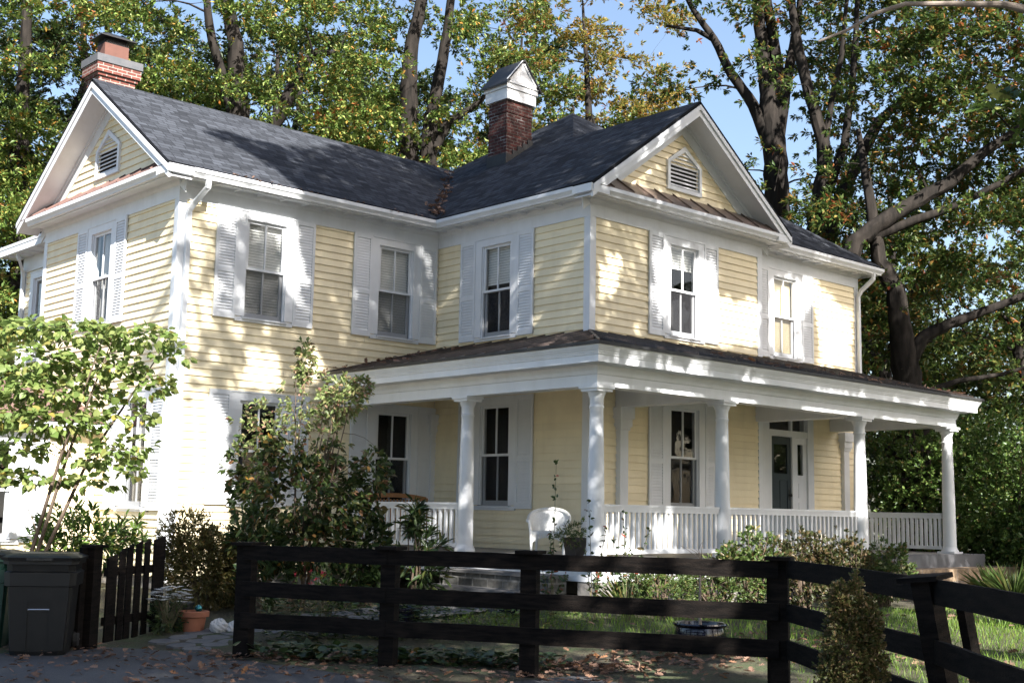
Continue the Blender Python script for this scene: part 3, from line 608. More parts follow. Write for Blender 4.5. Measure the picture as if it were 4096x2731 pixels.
# ---- chimneys
def chimney1():
    mb = MB(); x0, y0, x1, y1 = .80,5.40,1.60,5.98; mb.box(x0,y0,6.0,x1,y1,10.52)
    mb.box(x0-.04,y0-.04,10.52,x1+.04,y1+.04,10.59); mb.box(x0-.085,y0-.085,10.59,x1+.085,y1+.085,10.80)
    c = mb.build('chimney', M['brick1'], HS)
    q = MB(); q.box(x0-.11,y0-.11,10.80,x1+.11,y1+.11,10.96); q.build('chimney_cap', M['concrete'], c)
    q = MB(); q.prism([(.93,5.50,10.96),(1.46,5.50,10.96),(1.46,5.88,10.96),(.93,5.88,10.96)],(0,0,.34)); q.build('clay_flue', M['clay'], c)
    q = MB()
    for i in range(13):
        u = i/12
        for za, zb_ in ((11.30,11.47),): q.beam((.94+.51*u,5.51,za),(.94+.51*u,5.51,zb_-.03),.008,.008,(0,1,0)); q.beam((.94,5.51+.36*u,za),(.94,5.51+.36*u,zb_-.03),.008,.008,(0,1,0))
    for i in range(5): q.beam((.94,5.51,11.31+i*.03),(1.45,5.51,11.31+i*.03),.008,.008); q.beam((.94,5.51,11.31+i*.03),(.94,5.87,11.31+i*.03),.008,.008)
    q.box(.97,5.56,11.3,1.42,5.85,11.43)
    q.build('spark_screen', M['black_metal'], c)
    q = MB(); a = .80,5.40,1.58,6.0; z = 11.44; cx, cy = 1.19,5.7
    q.add([(a[0],a[1],z),(a[2],a[1],z),(a[2],a[3],z),(a[0],a[3],z),(cx-.12,cy,z+.16),(cx+.12,cy,z+.16),(a[0],a[1],z-.02),(a[2],a[1],z-.02),(a[2],a[3],z-.02),(a[0],a[3],z-.02)],
        [(0,1,5,4),(1,2,5),(2,3,4,5),(3,0,4),(6,9,8,7),(0,6,7,1),(1,7,8,2),(2,8,9,3),(3,9,6,0)]); q.build('flue_hood', M['black_metal'], c)
chimney1()
def chimney2():
    x0, y0, x1, y1 = 7.66,.28,8.40,.86; mb = MB(); mb.box(x0,y0,8.3,x1,y1,10.480); mb.box(x0-.012,y0-.012,9.72,x1+.012,y1+.012,9.79); mb.box(x0-.014,y0-.014,10.180,x1+.014,y1+.014,10.320)
    c = mb.build('chimney', M['brick2'], HS)
    q = MB(); q.box(x0-.06,y0-.06,10.460,x1+.06,y1+.06,10.700); q.box(x0-.09,y0-.09,10.700,x1+.09,y1+.09,10.810); q.prism([(x0-.09,y0-.088,10.810),(x1+.09,y0-.088,10.810),((x0+x1)/2,y0-.088,11.340)],(0,y1-y0+.176,0))
    for s in (-1,1): q.beam(((x0+x1)/2+s*.45,y0-.10,10.840),((x0+x1)/2,y0-.10,11.360),.03,.08,(s,0,.5))
    q.box(x0-.085,y0-.115,10.810,x1+.085,y0-.088,10.880)
    q.build('chimney_hood', M['oldwhite'], c)
    q = MB()
    for s in (-1,1): q.prism([((x0+x1)/2,y0-.15,11.375),((x0+x1)/2+s*.52,y0-.15,10.760),((x0+x1)/2+s*.52,y0-.15,10.795),((x0+x1)/2,y0-.15,11.410)],(0,y1-y0+.30,0))
    q.build('hood_roof', M['flashing'], c)
    q = MB(); zt_ = lambda x: ZE+s2*(x-ex)
    q.box(x0-.02,y0-.02,zt_(x0)-.3,x0+.02,y1+.02,zt_(x0)+.22)
    for i in range(5):
        xa = x0+.02+i*(x1-x0)/5; q.box(xa,y0-.022-.0005*i,zt_(x0)-.2,xa+(x1-x0)/5,y0+.02,zt_(xa)+.2)
    q.build('step_flashing', M['flashing'], c)
chimney2()

# ---- downspouts
def spout(pts, w=.085, d=.06, side=(0,1,0)):
    mb = MB(); P = [Vector(p) for p in pts]
    for a, b in zip(P[:-1], P[1:]):
        v = (b-a).normalized(); upv = Vector(side) if abs(v.dot(Vector(side))) < .95 else Vector((1,0,0)); mb.beam(a, b, w, d, upv, .018)
    return mb.build('downspout', M['white'], HS)
spout([(.30,-.40,ZF+.02),(.30,-.38,6.97),(.20,-.12,6.72),(.14,-.075,6.6),(.14,-.075,.75),(.14,-.2,.62)])
spout([(XE+.1,-DR-.40,ZF+.02),(XE+.1,-DR-.38,6.98),(XE-.02,-DR-.14,6.72),(XE-.03,-DR-.075,6.6),(XE-.03,-DR-.075,4.85)])
spout([(.2,7.6,6.95),(.25,7.6,6.83),(.44,7.85,6.62),(.47,7.88,6.5),(.47,7.88,.6)], side=(1,0,0))

# ---- porch
XB, YB, XC, X3, X4 = 3.49, -6.41, 13.73, 6.44, 10.51
Y2 = -3.52; ZB = 3.5; BT = .134
mb = MB(); mb.box(XB-BT,YB-BT,ZB,XC+BT,YB+BT,3.84); mb.box(XB-BT,YB+BT,ZB,XB+BT,-.02,3.84); mb.box(XC-BT,YB+BT,ZB,XC+BT,-DR-.02,3.84)
mb.box(X3-BT,YB+BT,ZB,X3+BT,-DE-.02,3.80); mb.box(X4-BT,YB+BT,ZB,X4+BT,-DE+.3,3.80); mb.build('porch_beam', M['white'], HS)
PP = [(XB-BT,0),(XB-BT,YB-BT),(XC+BT,YB-BT),(XC+BT,-DR)]
mb = MB(); mb.sweep(PP, [(0,3.66),(.02,3.67),(.03,3.72),(.05,3.76),(.055,3.80),(0,3.80)]); mb.build('beam_moulding', M['white'], HS)
mb = MB(); mb.sweep(PP, [(0,3.80),(.29,3.80),(.29,3.825),(0,3.825)]); mb.build('soffit', M['white'], HS)
mb = MB(); mb.sweep(PP, [(.275,3.80),(.306,3.80),(.306,3.90),(.318,3.905),(.322,3.925),(.322,3.93),(.332,3.935),(.336,3.955),(.345,3.96),(.375,4.01),(.38,4.05),(.275,4.05)]); mb.build('fascia', M['white'], HS)
fo = .40; ax_, ay_ = XB-BT-fo, YB-BT-fo; bx_ = XC+BT+fo
zw, zf = 4.77, 4.075
roofpart('porch_roof', [[(ax_,0,zf),(ax_,ay_,zf),(XI,-DE,zw),(XI,0,zw)], [(ax_,ay_,zf),(bx_,ay_,zf),(XE,-DR,zw+.02),(XI,-DE,zw)], [(bx_,ay_,zf),(bx_,-DR,zf+.2),(XE,-DR,zw+.02)]], M['tin'], .03)
mb = MB(); n = 14
for i in range(n):
    yy = -.2-i*.48; xt = XI if yy > -DE else ax_+(XI-ax_)*(yy-ay_)/(-DE-ay_)
    if xt-ax_ > .15: mb.beam((ax_,yy,zf+.012),(xt,yy,zf+.016+(zw-zf)*(xt-ax_)/(XI-ax_)),.024,.05)
for i in range(24):
    xx = ax_+.3+i*.48; yt = -DE+(.0 if xx < XI else min(1,(xx-XI)/(XE-XI))*(DE-DR)) if xx > XI else ay_+(-DE-ay_)*(xx-ax_)/(XI-ax_)
    if xx < bx_-.1 and yt-ay_ > .15: mb.beam((xx,ay_,zf+.012),(xx,yt,zf+.012+(zw-zf)*(yt-ay_)/(-DE-ay_) if xx > XI else zf+.012+(zw-zf)*(xx-ax_)/(XI-ax_)),.024,.05)
mb.beam((ax_,ay_,zf+.01),(XI,-DE,zw+.01),.04,.045); mb.build('roof_seam', M['shadetin'], HS)
mb = MB(); mb.sweep([(ax_,0),(ax_,ay_),(bx_,ay_),(bx_,-DR)], [(-.03,zf-.035),(.012,zf-.035),(.012,zf+.012),(-.03,zf+.012)]); mb.build('drip_edge', M['flashing'], HS)
mb = MB(); mb.box(XB,YB,3.83,XI,-.02,3.86); mb.box(XI,YB,3.8301,XC,-DR,3.8599); mb.build('porch_ceiling', M['ceiling'], HS)
mb = MB(); mb.box(XB-.24,YB-.24,.945,XI,-.02,1.0); mb.box(XI,YB-.2401,.9451,XC+.35,-DR,.9999); mb.build('porch_floor', M['porchfloor'], HS)
mb = MB(); mb.box(XB-.16,YB-.16,.68,XC+.2,YB-.12,.945); mb.box(XB-.16,YB-.12,.68,XB-.12,Y2-.1,.945); mb.box(XB-.16,Y2-.1,.68,XB-.12,-.02,.945); mb.build('porch_skirt', M['white'], HS)
for a in ((XB-.15,YB-.15),(X3-.2,YB-.15),(X4-.2,YB-.15),(XC-.25,YB-.15),(XB-.148,Y2-.2)): mb = MB(); mb.box(a[0],a[1],-.1,a[0]+.4,a[1]+.35,.68); mb.build('porch_pier', M['stone'], HS)
mb = MB()
for i in range(-4, 90):
    a = XB+.25+i*.12
    for s in (-1,1):
        p, q = Vector((a,YB-.1+s*.006,.12)), Vector((a+s*.56,YB-.1+s*.006,.68))
        if min(p.x,q.x) > XB+.2 and max(p.x,q.x) < XC-.2: mb.beam(p, q, .035, .008, (0,1,0))
mb.build('lattice', M['flashing'], HS)
# columns
def colmesh(square=False):
    mb = MB(); H_ = 2.5
    if square:
        mb.box(-.12,-.12,.0,.12,.12,.16); mb.box(-.10,-.10,.16,.10,.10,2.10); mb.box(-.125,-.125,2.10,.125,.125,2.16); mb.box(-.15,-.15,2.16,.15,.15,2.3); mb.box(-.18,-.18,2.3,.18,.18,H_)
    else:
        prof = [(.165,.0),(.170,.03),(.165,.06),(.148,.075),(.142,.10),(.130,.13)]
        for i in range(13):
            u = i/12; prof.append((.130-.030*u**1.6, .14+(2.17-.14)*u))
        prof += [(.112,2.185),(.112,2.205),(.101,2.215),(.101,2.32),(.110,2.335),(.110,2.35),(.118,2.36),(.135,2.40),(.142,2.42)]
        mb.lathe(prof, n=28); mb.box(-.165,-.165,2.42,.165,.165,2.46); mb.box(-.19,-.19,2.46,.19,.19,H_)
    return mb.mesh('porch_column', M['white'], True)
CM = colmesh(); CSQ = colmesh(True)
for x, y in ((XB,YB),(XB,Y2),(X3,YB),(X4,YB),(XC,YB)): link(CM, 'porch_column', HS, (x,y,1.0))
for x, y in ((X3,-DE-.02),(14.12,-DR-.0),(XI-.02,0.02)): link(CSQ, 'pilaster', HS, (x,y,1.0))
mb = MB(); mb.box(XC-.18,YB-.18,1.0,XC+.18,YB+.18,1.035); mb.build('column_plinth', M['white'], HS)
# railings
def railing(p, q, sp):
    p = Vector(p); q = Vector(q); L = (q-p).length; d = (q-p)/L; n = int(L/sp); rz = math.atan2(d.y, d.x)
    mb = MB(); mb.box(0,-.05,.755,L,.05,.79); mb.box(0,-.038,.725,L,.038,.755); mb.box(0,-.03,.68,L,.03,.725); r = mb.build('railing', M['white'], HS, loc=p); r.rotation_euler = (0,0,rz)
    b = MB(); b.box(0,-.035,.07,L,.035,.135); b.build('bottom_rail', M['white'], r)
    global BAL
    for i in range(n): link(BAL, 'baluster', r, ((i+.5)*L/n,0,0))
b = MB(); b.box(-.024,-.024,.135,.024,.024,.68); BAL = b.mesh('baluster', M['white'])
railing((XB+.13,YB,1),(X3-.13,YB,1),.118); railing((X3+.13,YB,1),(X4-.13,YB,1),.125)
railing((XC,YB+.15,1),(XC,-DR-.05,1),.102); railing((XB,-.1,1),(XB,Y2+.13,1),.14)
# steps: stone at the left entrance, slab steps at the right front
mb = MB()
for i in range(3): mb.box(XB-.24-.36*(i+1),Y2-2.55,-.1,XB-.24-.36*i,Y2-.12,.72-.24*i)
mb.build('steps', brickmat('step_stone', (.11,.105,.095), (.055,.055,.052), (.16,.155,.145), .34, .13, .015, noise=.5), HS)
mb = MB()
for i in range(3): mb.box(XB-.27-.36*(i+1),Y2-2.58,.722-.24*i,XB-.23-.36*i,Y2-.09,.765-.24*i)
mb.build('step_tread', M['slate'], HS)
mb = MB(); mb.box(X4+.2,YB-.45,.76,XC+.55,YB-.2405,1.0); mb.box(XC+.352,YB-.24,.76,XC+.55,-DR-.4,.998); mb.build('porch_slab', M['concrete'], HS)
mb = MB(); mb.box(X4+.3,YB-.85,.5,XC+1.2,YB-.4505,.76); mb.box(XC+.5505,YB-.45,.5,XC+1.2,-DR-1.2,.759); mb.box(X4+.3,YB-1.2,-.1,XC+1.25,YB-.85,.5); mb.box(XC+.3,YB-.85,-.1,XC+1.25,-DR-1.2,.499); mb.build('steps', brickmat('brown_step_stone', (.28,.2,.13), (.17,.125,.085), (.16,.14,.12), .42, .26, .012, noise=.5), HS)
# ceiling lights
for x, y in ((4.55,-2.6),(12.2,-5.1)):
    mb = MB(); mb.lathe([(.02,-.16),(.08,-.145),(.15,-.10),(.18,-.05)], n=20); o = mb.build('ceiling_light', M['lampglass'], HS, True, (x,y,3.83))
    q = MB(); q.lathe([(.185,-.055),(.185,-.03),(.06,.0)], n=20); q.build('lamp_rim', M['white'], o)
# ------------------------------------------------------------------ foliage tools
def nrm(a): return a/np.maximum(np.linalg.norm(a, axis=-1, keepdims=True), 1e-9)
def T(verts, faces): return np.array(verts, float), np.array(faces, int)
LEAF = {
 'simple': T([(0,0,0),(.5,.21,.06),(1,0,-.06),(.5,-.21,.06)], [(0,2,1),(0,3,2)]),
 'ovate': T([(0,0,0),(.3,.25,.06),(.68,.21,.05),(1,0,-.1),(.68,-.21,.05),(.3,-.25,.06),(.5,0,-.02)], [(0,6,1),(1,6,2),(2,6,3),(3,6,4),(4,6,5),(5,6,0)]),
 'lance': T([(0,0,0),(.35,.13,.03),(.7,.11,.02),(1,0,-.06),(.7,-.11,.02),(.35,-.13,.03)], [(0,2,1),(0,3,2),(0,4,3),(0,5,4)]),
 'heart': T([(.08,0,0),(-.04,.2,.03),(.1,.42,.05),(.4,.45,.04),(.72,.25,0),(1,0,-.12),(.72,-.25,0),(.4,-.45,.04),(.1,-.42,.05),(-.04,-.2,.03),(.45,0,-.03)],
    [(0,10,1),(1,10,2),(2,10,3),(3,10,4),(4,10,5),(5,10,6),(6,10,7),(7,10,8),(8,10,9),(9,10,0)]),
 'oak': T([(0,0,0),(.18,.10,.02),(.28,.28,.06),(.38,.12,.02),(.52,.34,.07),(.62,.13,.01),(.78,.26,.03),(1,0,-.06),(.78,-.26,.03),(.62,-.13,.01),(.52,-.34,.07),(.38,-.12,.02),(.28,-.28,.06),(.18,-.10,.02),(.5,0,-.03)],
    [(i,14,(i+1)%14) for i in range(14)]),
 'blade': T([(0,-.03,0),(0,.03,0),(.6,.018,.05),(1,0,.0)], [(0,1,2),(0,2,3)]),
}
def leaves(kind, pos, dirs, nor, size):
    """instance a leaf template: length axis dirs, face normal nor"""
    tv, tf = LEAF[kind]; d = nrm(dirs); n = nor-d*np.sum(nor*d, -1, keepdims=True); n = nrm(n); s = np.cross(n, d)
    V = pos[:,None,:]+size[:,None,None]*(tv[None,:,0:1]*d[:,None,:]+tv[None,:,1:2]*s[:,None,:]+tv[None,:,2:3]*n[:,None,:])
    F = tf[None]+np.arange(len(pos))[:,None,None]*len(tv); return V.reshape(-1,3), F.reshape(-1,3)
def randdir(n): return nrm(rng.normal(size=(n,3)))
def sprays(kind, C, out, k, lsize, spread=.9, droop=.15, upw=.6, off=.35):
    """k leaves fanned round each twig end C (n,3) growing along out (n,3)"""
    n = len(C); ctr = np.repeat(C, k, 0); o = nrm(np.repeat(out, k, 0))
    d = nrm(o+spread*randdir(n*k)); d[:,2] -= droop
    size = lsize*rng.uniform(.65, 1.25, n*k)
    pos = ctr+d*size[:,None]*off*rng.uniform(0,1,(n*k,1))-o*rng.uniform(0,1,(n*k,1))*lsize*.8
    nor = nrm(np.array([0,0,1.])*upw+.75*randdir(n*k)+.25*o)
    return leaves(kind, pos, d, nor, size)
def blobs(ells, n):
    """n points in a union of ellipsoids (c, r, weight), denser outside"""
    w = np.array([e[2] if len(e) > 2 else e[1][0]*e[1][1]*e[1][2] for e in ells], float); idx = rng.choice(len(ells), n, p=w/w.sum())
    c = np.array([e[0] for e in ells], float)[idx]; r = np.array([e[1] for e in ells], float)[idx]
    u = randdir(n)*(rng.uniform(.12, 1, n)**.42)[:,None]; return c+u*r, u
def skeleton(mb, polylines, n=9):
    S = []
    for pts in polylines:
        P = [Vector(p[:3]) for p in pts]; R = [p[3] for p in pts]
        # resample finely with a little crookedness
        Q, RR = [], []
        for i in range(len(P)-1):
            for j in range(4):
                t = j/4; q = P[i].lerp(P[i+1], t); r = R[i]+(R[i+1]-R[i])*t; j_ = r*.10
                if i+j: q = q+Vector((random.uniform(-j_,j_), random.uniform(-j_,j_), random.uniform(-j_,j_)))
                Q.append(q); RR.append(r*random.uniform(.97,1.03))
        Q.append(P[-1]); RR.append(R[-1]); mb.tube(Q, RR, n); S += [(q.x,q.y,q.z,r) for q, r in zip(Q, RR)]
    return S
def twig_to(mb, S, c, r1=.012, maxr=.09, sag=.0):
    A = np.array(S); d = np.linalg.norm(A[:,:3]-np.array(c), axis=1)+.6*np.maximum(0, A[:,2]-c[2]); i = int(np.argmin(d)); p = Vector(A[i,:3]); q = Vector(c); L = (q-p).length
    r0 = min(A[i,3]*.6, .012+.012*L, maxr); m = p.lerp(q, .5)+Vector((random.uniform(-.1,.1)*L, random.uniform(-.1,.1)*L, .10*L-sag))
    pts = [p, p.lerp(m,.55)+Vector((0,0,.03*L)), m, m.lerp(q,.5)+Vector((0,0,.02*L)), q]; rr = [r0, r0*.8, r0*.6, (r0*.6+r1)/2, r1]
    mb.tube(pts, rr, 5); return [(a.x,a.y,a.z,b) for a, b in zip(pts[1:], rr[1:])]
def tree(name, label, base, lines, ells, nclump, nspray, leafm, bark=None, leaf='simple', lsize=.155, k=13, crad=(.85,.85,.34), opening=0, group=None, keep=None, cat='tree', extra=None, limbs=True, parentpos=None):
    """trunk + limbs grown towards clumps of leaf sprays; keep(points)->mask thins the sprays"""
    t = thing(name, label, cat, base, 0, group); b = np.array(base, float)
    mb = MB(); L = [[(p[0]-b[0],p[1]-b[1],p[2]-b[2],p[3]) for p in pl] for pl in lines]; S = skeleton(mb, L)
    C, u = blobs(ells, nclump); C = C-b; order = np.argsort([min(np.linalg.norm(np.array(s[:3])-c) for s in S[::3]) for c in C])
    if limbs:
        for i in order: S += twig_to(mb, S, C[i])
    link(mb.mesh('trunk', bark or M['bark'], True), 'trunk', t)
    n = nclump*nspray; cc = np.repeat(C, nspray, 0); off = rng.normal(size=(n,3))*np.array(crad)*.55; P = cc+off
    out = nrm(off+.5*np.repeat(u, nspray, 0)+np.array([0,0,.15]))
    if keep is not None:
        mk = keep(P+b); P, out = P[mk], out[mk]
    if opening:   # the yard side of the trunk carries few leaves
        q = P+b; tp = np.array([p_[:3] for pl in lines for p_ in pl]); hit = np.zeros(len(q), bool); f = np.array([-.67,-.73,-.12]); f /= np.linalg.norm(f); fine = np.concatenate([np.linspace(np.array(a_[:3]), np.array(b_[:3]), 6) for pl in lines for a_, b_ in zip(pl[:-1], pl[1:])])
        for p_ in fine: r_ = q-p_; s_ = r_@f; hit |= (s_ > -.3) & (np.linalg.norm(r_-s_[:,None]*f, axis=1) < opening)
        mk = ~(hit & (rng.uniform(size=len(q)) < .93)); P, out = P[mk], out[mk]
    out[:,2] *= .5
    V, F = sprays(leaf, P, out, k, lsize, upw=1.15, droop=.1); link(np_mesh('crown', V, F, leafm), 'crown', t)
    return t

# ------------------------------------------------------------------ trees behind the house
def up_from(pl, x, y, r): p = pl[0]; return [(x, y, -.2, r*1.25), ((x*2+p[0])/3, (y*2+p[1])/3, p[2]*.35, r*1.05), ((x+2*p[0])/3, (y+2*p[1])/3, p[2]*.7, r)]+pl
T1a=[(10.16,15.51,12.18,.403),(9.91,15.48,13.55,.376),(9.71,15.41,14.93,.306),(9.52,15.33,16.31,.25),(9.17,15.4,17.68,.209),(8.9,15.4,21,.1)]
T1b=[(10.2,15.4,11.6,.237),(10.47,15.04,13.15,.237),(10.86,14.48,14.27,.223),(11.14,13.99,15.52,.181),(11.39,13.66,16.01,.125),(11.95,13.14,16.09,.07)]
T1c=[(9.9,15.5,13.5,.209),(9.41,15.69,14.92,.167),(8.85,15.85,16.84,.139),(8.57,15.8,18.49,.097)]
T2a=[(15.26,13.49,12.52,.365),(15.08,13.34,14.25,.351),(14.93,13.21,15.7,.292),(14.83,13.04,17.15,.234),(14.96,12.59,18.9,.19),(15,12.5,22,.1)]
T2b=[(15.9,13.2,10.5,.33),(15.75,13.04,12.53,.321),(15.61,12.93,13.83,.292),(15.6,12.64,15.43,.219),(15.68,12.14,17.75,.161),(15.6,11.89,19.49,.117)]
T2c=[(15.62,12.93,13.3,.175),(16.02,12.42,14.57,.161),(16.51,11.89,15.02,.102),(17.16,11.12,15.9,.066)]
T3a=[(19.61,1.75,9.92,.388),(19.4,1.67,11.41,.351),(19.2,1.62,12.65,.338),(19.03,1.64,13.39,.25),(18.82,1.63,14.51,.213),(18.61,1.62,15.62,.175),(18.41,1.57,16.86,.138),(18.2,1.5,20,.07)]
T3b=[(19.3,1.66,12.0,.23),(18.71,1.94,13.38,.163),(18.16,2.29,14.24,.138),(17.68,2.54,15.22,.113),(17.13,2.89,16.08,.075),(16.78,3.08,16.82,.05)]
T3c=[(19.3,1.6,12.3,.213),(19.21,1.38,13.89,.188),(19.03,1.37,14.88,.175),(18.67,1.42,16.37,.138),(18.54,1.4,18.1,.09)]
T3d=[(19.32,1.55,12.3,.2),(19.34,1.26,13.9,.163),(19.38,1.01,15.02,.138),(19.41,.83,15.89,.1),(19.4,.66,17.5,.06)]
T3e=[(17.74,2.5,15.16,.088),(17.29,2.86,15.46,.063),(16.63,3.44,15.57,.038)]
T4a=[(18.82,-.1,9.02,.343),(18.75,-.16,9.72,.319),(18.75,-.39,10.89,.237),(18.64,-.44,11.71,.189),(18.23,-.29,12.99,.154),(17.89,-.19,14.16,.142),(17.63,-.17,15.33,.106),(17.49,-.22,17.2,.06)]
T4b=[(18.85,-.2,8.7,.26),(19.15,-.67,10.43,.201),(19.46,-1.17,11.62,.166),(19.69,-1.51,12.33,.142),(20.06,-1.97,12.92,.095),(20.61,-2.58,13.52,.059)]
T4c=[(18.77,-.3,10.0,.142),(19.06,-.82,11.72,.118),(19.05,-1.05,13.02,.095),(18.99,-1.26,14.42,.083),(18.86,-1.44,16.06,.059)]
T4d=[(18.66,-.42,11.4,.106),(18.67,-.68,12.89,.083),(18.75,-.99,14.18,.071),(18.69,-1.2,15.59,.053)]
T5a=[(17.5,-3.46,4.06,0.384),(17.33,-3.49,5.09,0.350),(17.13,-3.49,6.12,0.275),(16.9,-3.48,7.15,0.226),(16.57,-3.28,7.76,0.192),(16.35,-3.2,9.2,0.128),(16.2,-3,11,0.064)]
T5b=[(17.35,-3.5,5.3,0.208),(17.53,-3.83,5.97,0.167),(17.95,-4.29,6.3,0.134),(18.53,-4.88,6.62,0.109),(19.2,-5.56,7.0,0.092),(19.78,-6.13,7.22,0.066)]
T5f=[(17.4,-3.48,4.8,0.209),(17.74,-3.79,4.68,0.100),(18.25,-4.31,4.96,0.066),(19.0,-5.03,5.13,0.050),(19.73,-5.77,5.46,0.038)]
T5c=[(16.0,-2.6,5.5,0.264),(15.95,-2.75,7.2,0.232),(16.07,-2.9,8.16,0.217),(16.41,-3.29,8.59,0.209),(16.96,-3.9,9.12,0.184),(17.6,-4.58,9.65,0.158),(18.13,-5.21,10.39,0.126),(18.77,-5.92,11.03,0.100),(19.33,-6.5,11.46,0.075),(20.5,-7.5,12.6,0.040)]
T5d=[(16.3,-3.1,8.3,0.144),(17.09,-3.92,8.75,0.109),(17.81,-4.68,9.14,0.092),(18.52,-5.43,9.68,0.075),(19.22,-6.19,10.32,0.050)]
def E(x, y, z, a, b, c, w=None): return ((x,y,z),(a,b,c)) if w is None else ((x,y,z),(a,b,c),w)
OPN = .42
GRP = 'tall oaks behind the house'
tree('oak_tree', 'leafy oak with a stout forked trunk behind the left half of the long roof', (10.4,15.6,0), [up_from(T1a,10.4,15.6,.42), T1b, T1c], [E(9.5,15,16,5.5,5,5), E(10.5,14,10,5.5,4,3.5), E(12.5,13.5,14,4,3,4)], 120, 44, M['oak'], group=GRP, opening=OPN)
tree('oak_tree', 'twin-trunked oak with sunlit bark behind the roof valley, left of the hooded chimney', (15.5,13.6,0), [up_from(T2a,15.5,13.6,.4), [(15.9,13.3,-.2,.4),(15.95,13.3,6,.36)]+T2b, T2c], [E(15,13,17,5,5,5), E(13,13.5,12,3.5,3,4), E(18,10.5,14.5,4.2,3,4.4), E(17,11.5,9.5,4,3,2.5)], 120, 44, M['oak'], group=GRP, opening=OPN)
tree('oak_tree', 'many-forked oak with bare upright limbs against the sky behind the front gable', (19.7,1.8,0), [up_from(T3a,19.7,1.8,.42), T3b, T3c, T3d, T3e], [E(18,2,18,4,3.2,2.4), E(17,3.4,14.6,1.8,1.6,1.6), E(20.3,.6,15,2,1.6,3), E(20.2,1,10.5,2.4,2,2.4), E(18.3,2.3,10.5,1.2,1.2,1.6)], 70, 32, M['oak2'], group=GRP, opening=.75)
tree('oak_tree', 'dark oak with slanting red-tinged limbs standing just right of the front gable', (18.9,0,0), [up_from(T4a,18.9,0,.38), T4b, T4c, T4d], [E(18.6,-1,14.5,3,3,3.6), E(20.5,-2.4,12,2.8,2.4,3), E(19.3,-1,8.5,2.4,1.8,2.2), E(18.5,-2.8,16.5,3,3,2)], 100, 38, M['oak2'], group=GRP, opening=.75)
tree('oak_tree', 'big spreading oak with heavy low limbs to the right of the house corner', (17.6,-3.5,0), [up_from(T5a,17.6,-3.5,.5), T5b, T5f], [E(17.2,-3.4,6.6,1.9,1.7,1.8), E(19.3,-5.6,8.6,2.2,2.2,1.2), E(19.2,-5.8,5.6,1.8,1.8,1.1), E(16.5,-2.5,9,1.8,1.6,1.6)], 60, 38, M['oak2'], group=GRP, opening=.75)
tree('oak_tree', 'oak whose thick leaning limbs cross the upper right of the sky', (16.1,-2.4,0), [up_from(T5c,16.1,-2.4,.4), T5d], [E(18.5,-5.4,12.3,3.4,3.4,2.5), E(17.7,-5.2,11.2,1.8,1.8,1.6), E(19,-6.4,9.6,2.2,2.2,1.4), E(20.5,-7.5,13,3,3,3)], 115, 38, M['oak2'], group=GRP, opening=.75)
def filler(label, x, y, h, r, m, n=95, z0=.35, ns=40, ls=.165, g='woodland trees beyond the yard'):
    r0 = .14+h*.008; j = lambda s: random.uniform(-s,s); ln = [[(x,y,-.2,r0*1.2),(x+j(.3),y+j(.3),h*.2,r0),(x+j(.6),y+j(.5),h*.38,r0*.85),(x+j(.9),y+j(.6),h*.55,r0*.65),(x+j(.9),y+j(.6),h*.72,r0*.45),(x+j(.5),y,h*.92,.05)],[(x,y,h*.36,r0*.6),(x+j(1.2),y+j(1),h*.5,r0*.45),(x+j(2.2),y+j(1.5),h*.66,r0*.25)]]
    tree('woodland_tree', label, (x,y,0), ln, [E(x,y,h*(1+z0)/2,r,r,h*(1-z0)/2), E(x+r*.4,y-r*.2,h*.55,r*.7,r*.7,h*.22)], n, ns, m, lsize=ls, group=g)
filler('tall green oak filling the top left corner behind the far left chimney', 4.8,18.5,24,6.2,M['oak'],130,.12,44)
filler('green tree at the left edge of the yard behind the rear wing', 1.2,19,17,5,M['oak'],110,.1,44)
filler('dense shade-toned green tree far behind the left chimney', 8.5,25,24,6,M['shadeleaf'],110,.15,ls=.19)
filler('bushy shade-toned green tree beyond the middle of the long roof', 15,22,22,6,M['shadeleaf'],110,.15,ls=.19)
filler('shade-toned green tree seen between the two chimneys in the distance', 20,18,20,5.5,M['shadeleaf'],100,.15,ls=.19)
filler('golden-green tree behind the hooded chimney', 22.5,12,17.5,4.6,M['gold'],110,.25,ls=.17)
filler('golden tree behind the peak of the front gable', 24.5,8,14.5,3.8,M['gold'],95,.2,ls=.17)
filler('tall yellowing tree above the front gable at the top of the sky', 24,13.5,23,4.8,M['gold'],105,.4,ls=.19)
filler('low reddish-green tree seen between the forked trunks', 27,2.5,14,4.4,M['oak2'],80,.15,ls=.17)
filler('dark green tree beyond the right end of the house', 26,-2.5,12,4.0,M['oak'],48,.1,ls=.17)
filler('sunlit golden tree at the right edge beyond the hedge', 29,-9,11,3.4,M['gold'],55,.1,ls=.17)
filler('thin yellow-green tree far beyond the right hedge', 30,-5,9,3.6,M['gold'],50,.08,ls=.17)
filler('distant green tree filling the gap beside the right oak', 36,2,13,5,M['oak'],40,.1,ls=.22)

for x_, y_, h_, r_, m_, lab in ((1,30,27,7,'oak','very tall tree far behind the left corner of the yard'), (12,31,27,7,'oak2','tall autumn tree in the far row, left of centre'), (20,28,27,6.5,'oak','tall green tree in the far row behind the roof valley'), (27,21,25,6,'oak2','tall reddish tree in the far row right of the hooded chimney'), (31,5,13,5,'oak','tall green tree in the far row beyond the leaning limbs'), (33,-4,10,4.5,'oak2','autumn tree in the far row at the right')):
    filler(lab, x_, y_, h_, r_, M['shadeleaf'], 150 if x_ < 25 else 45, .08, 40, .24)
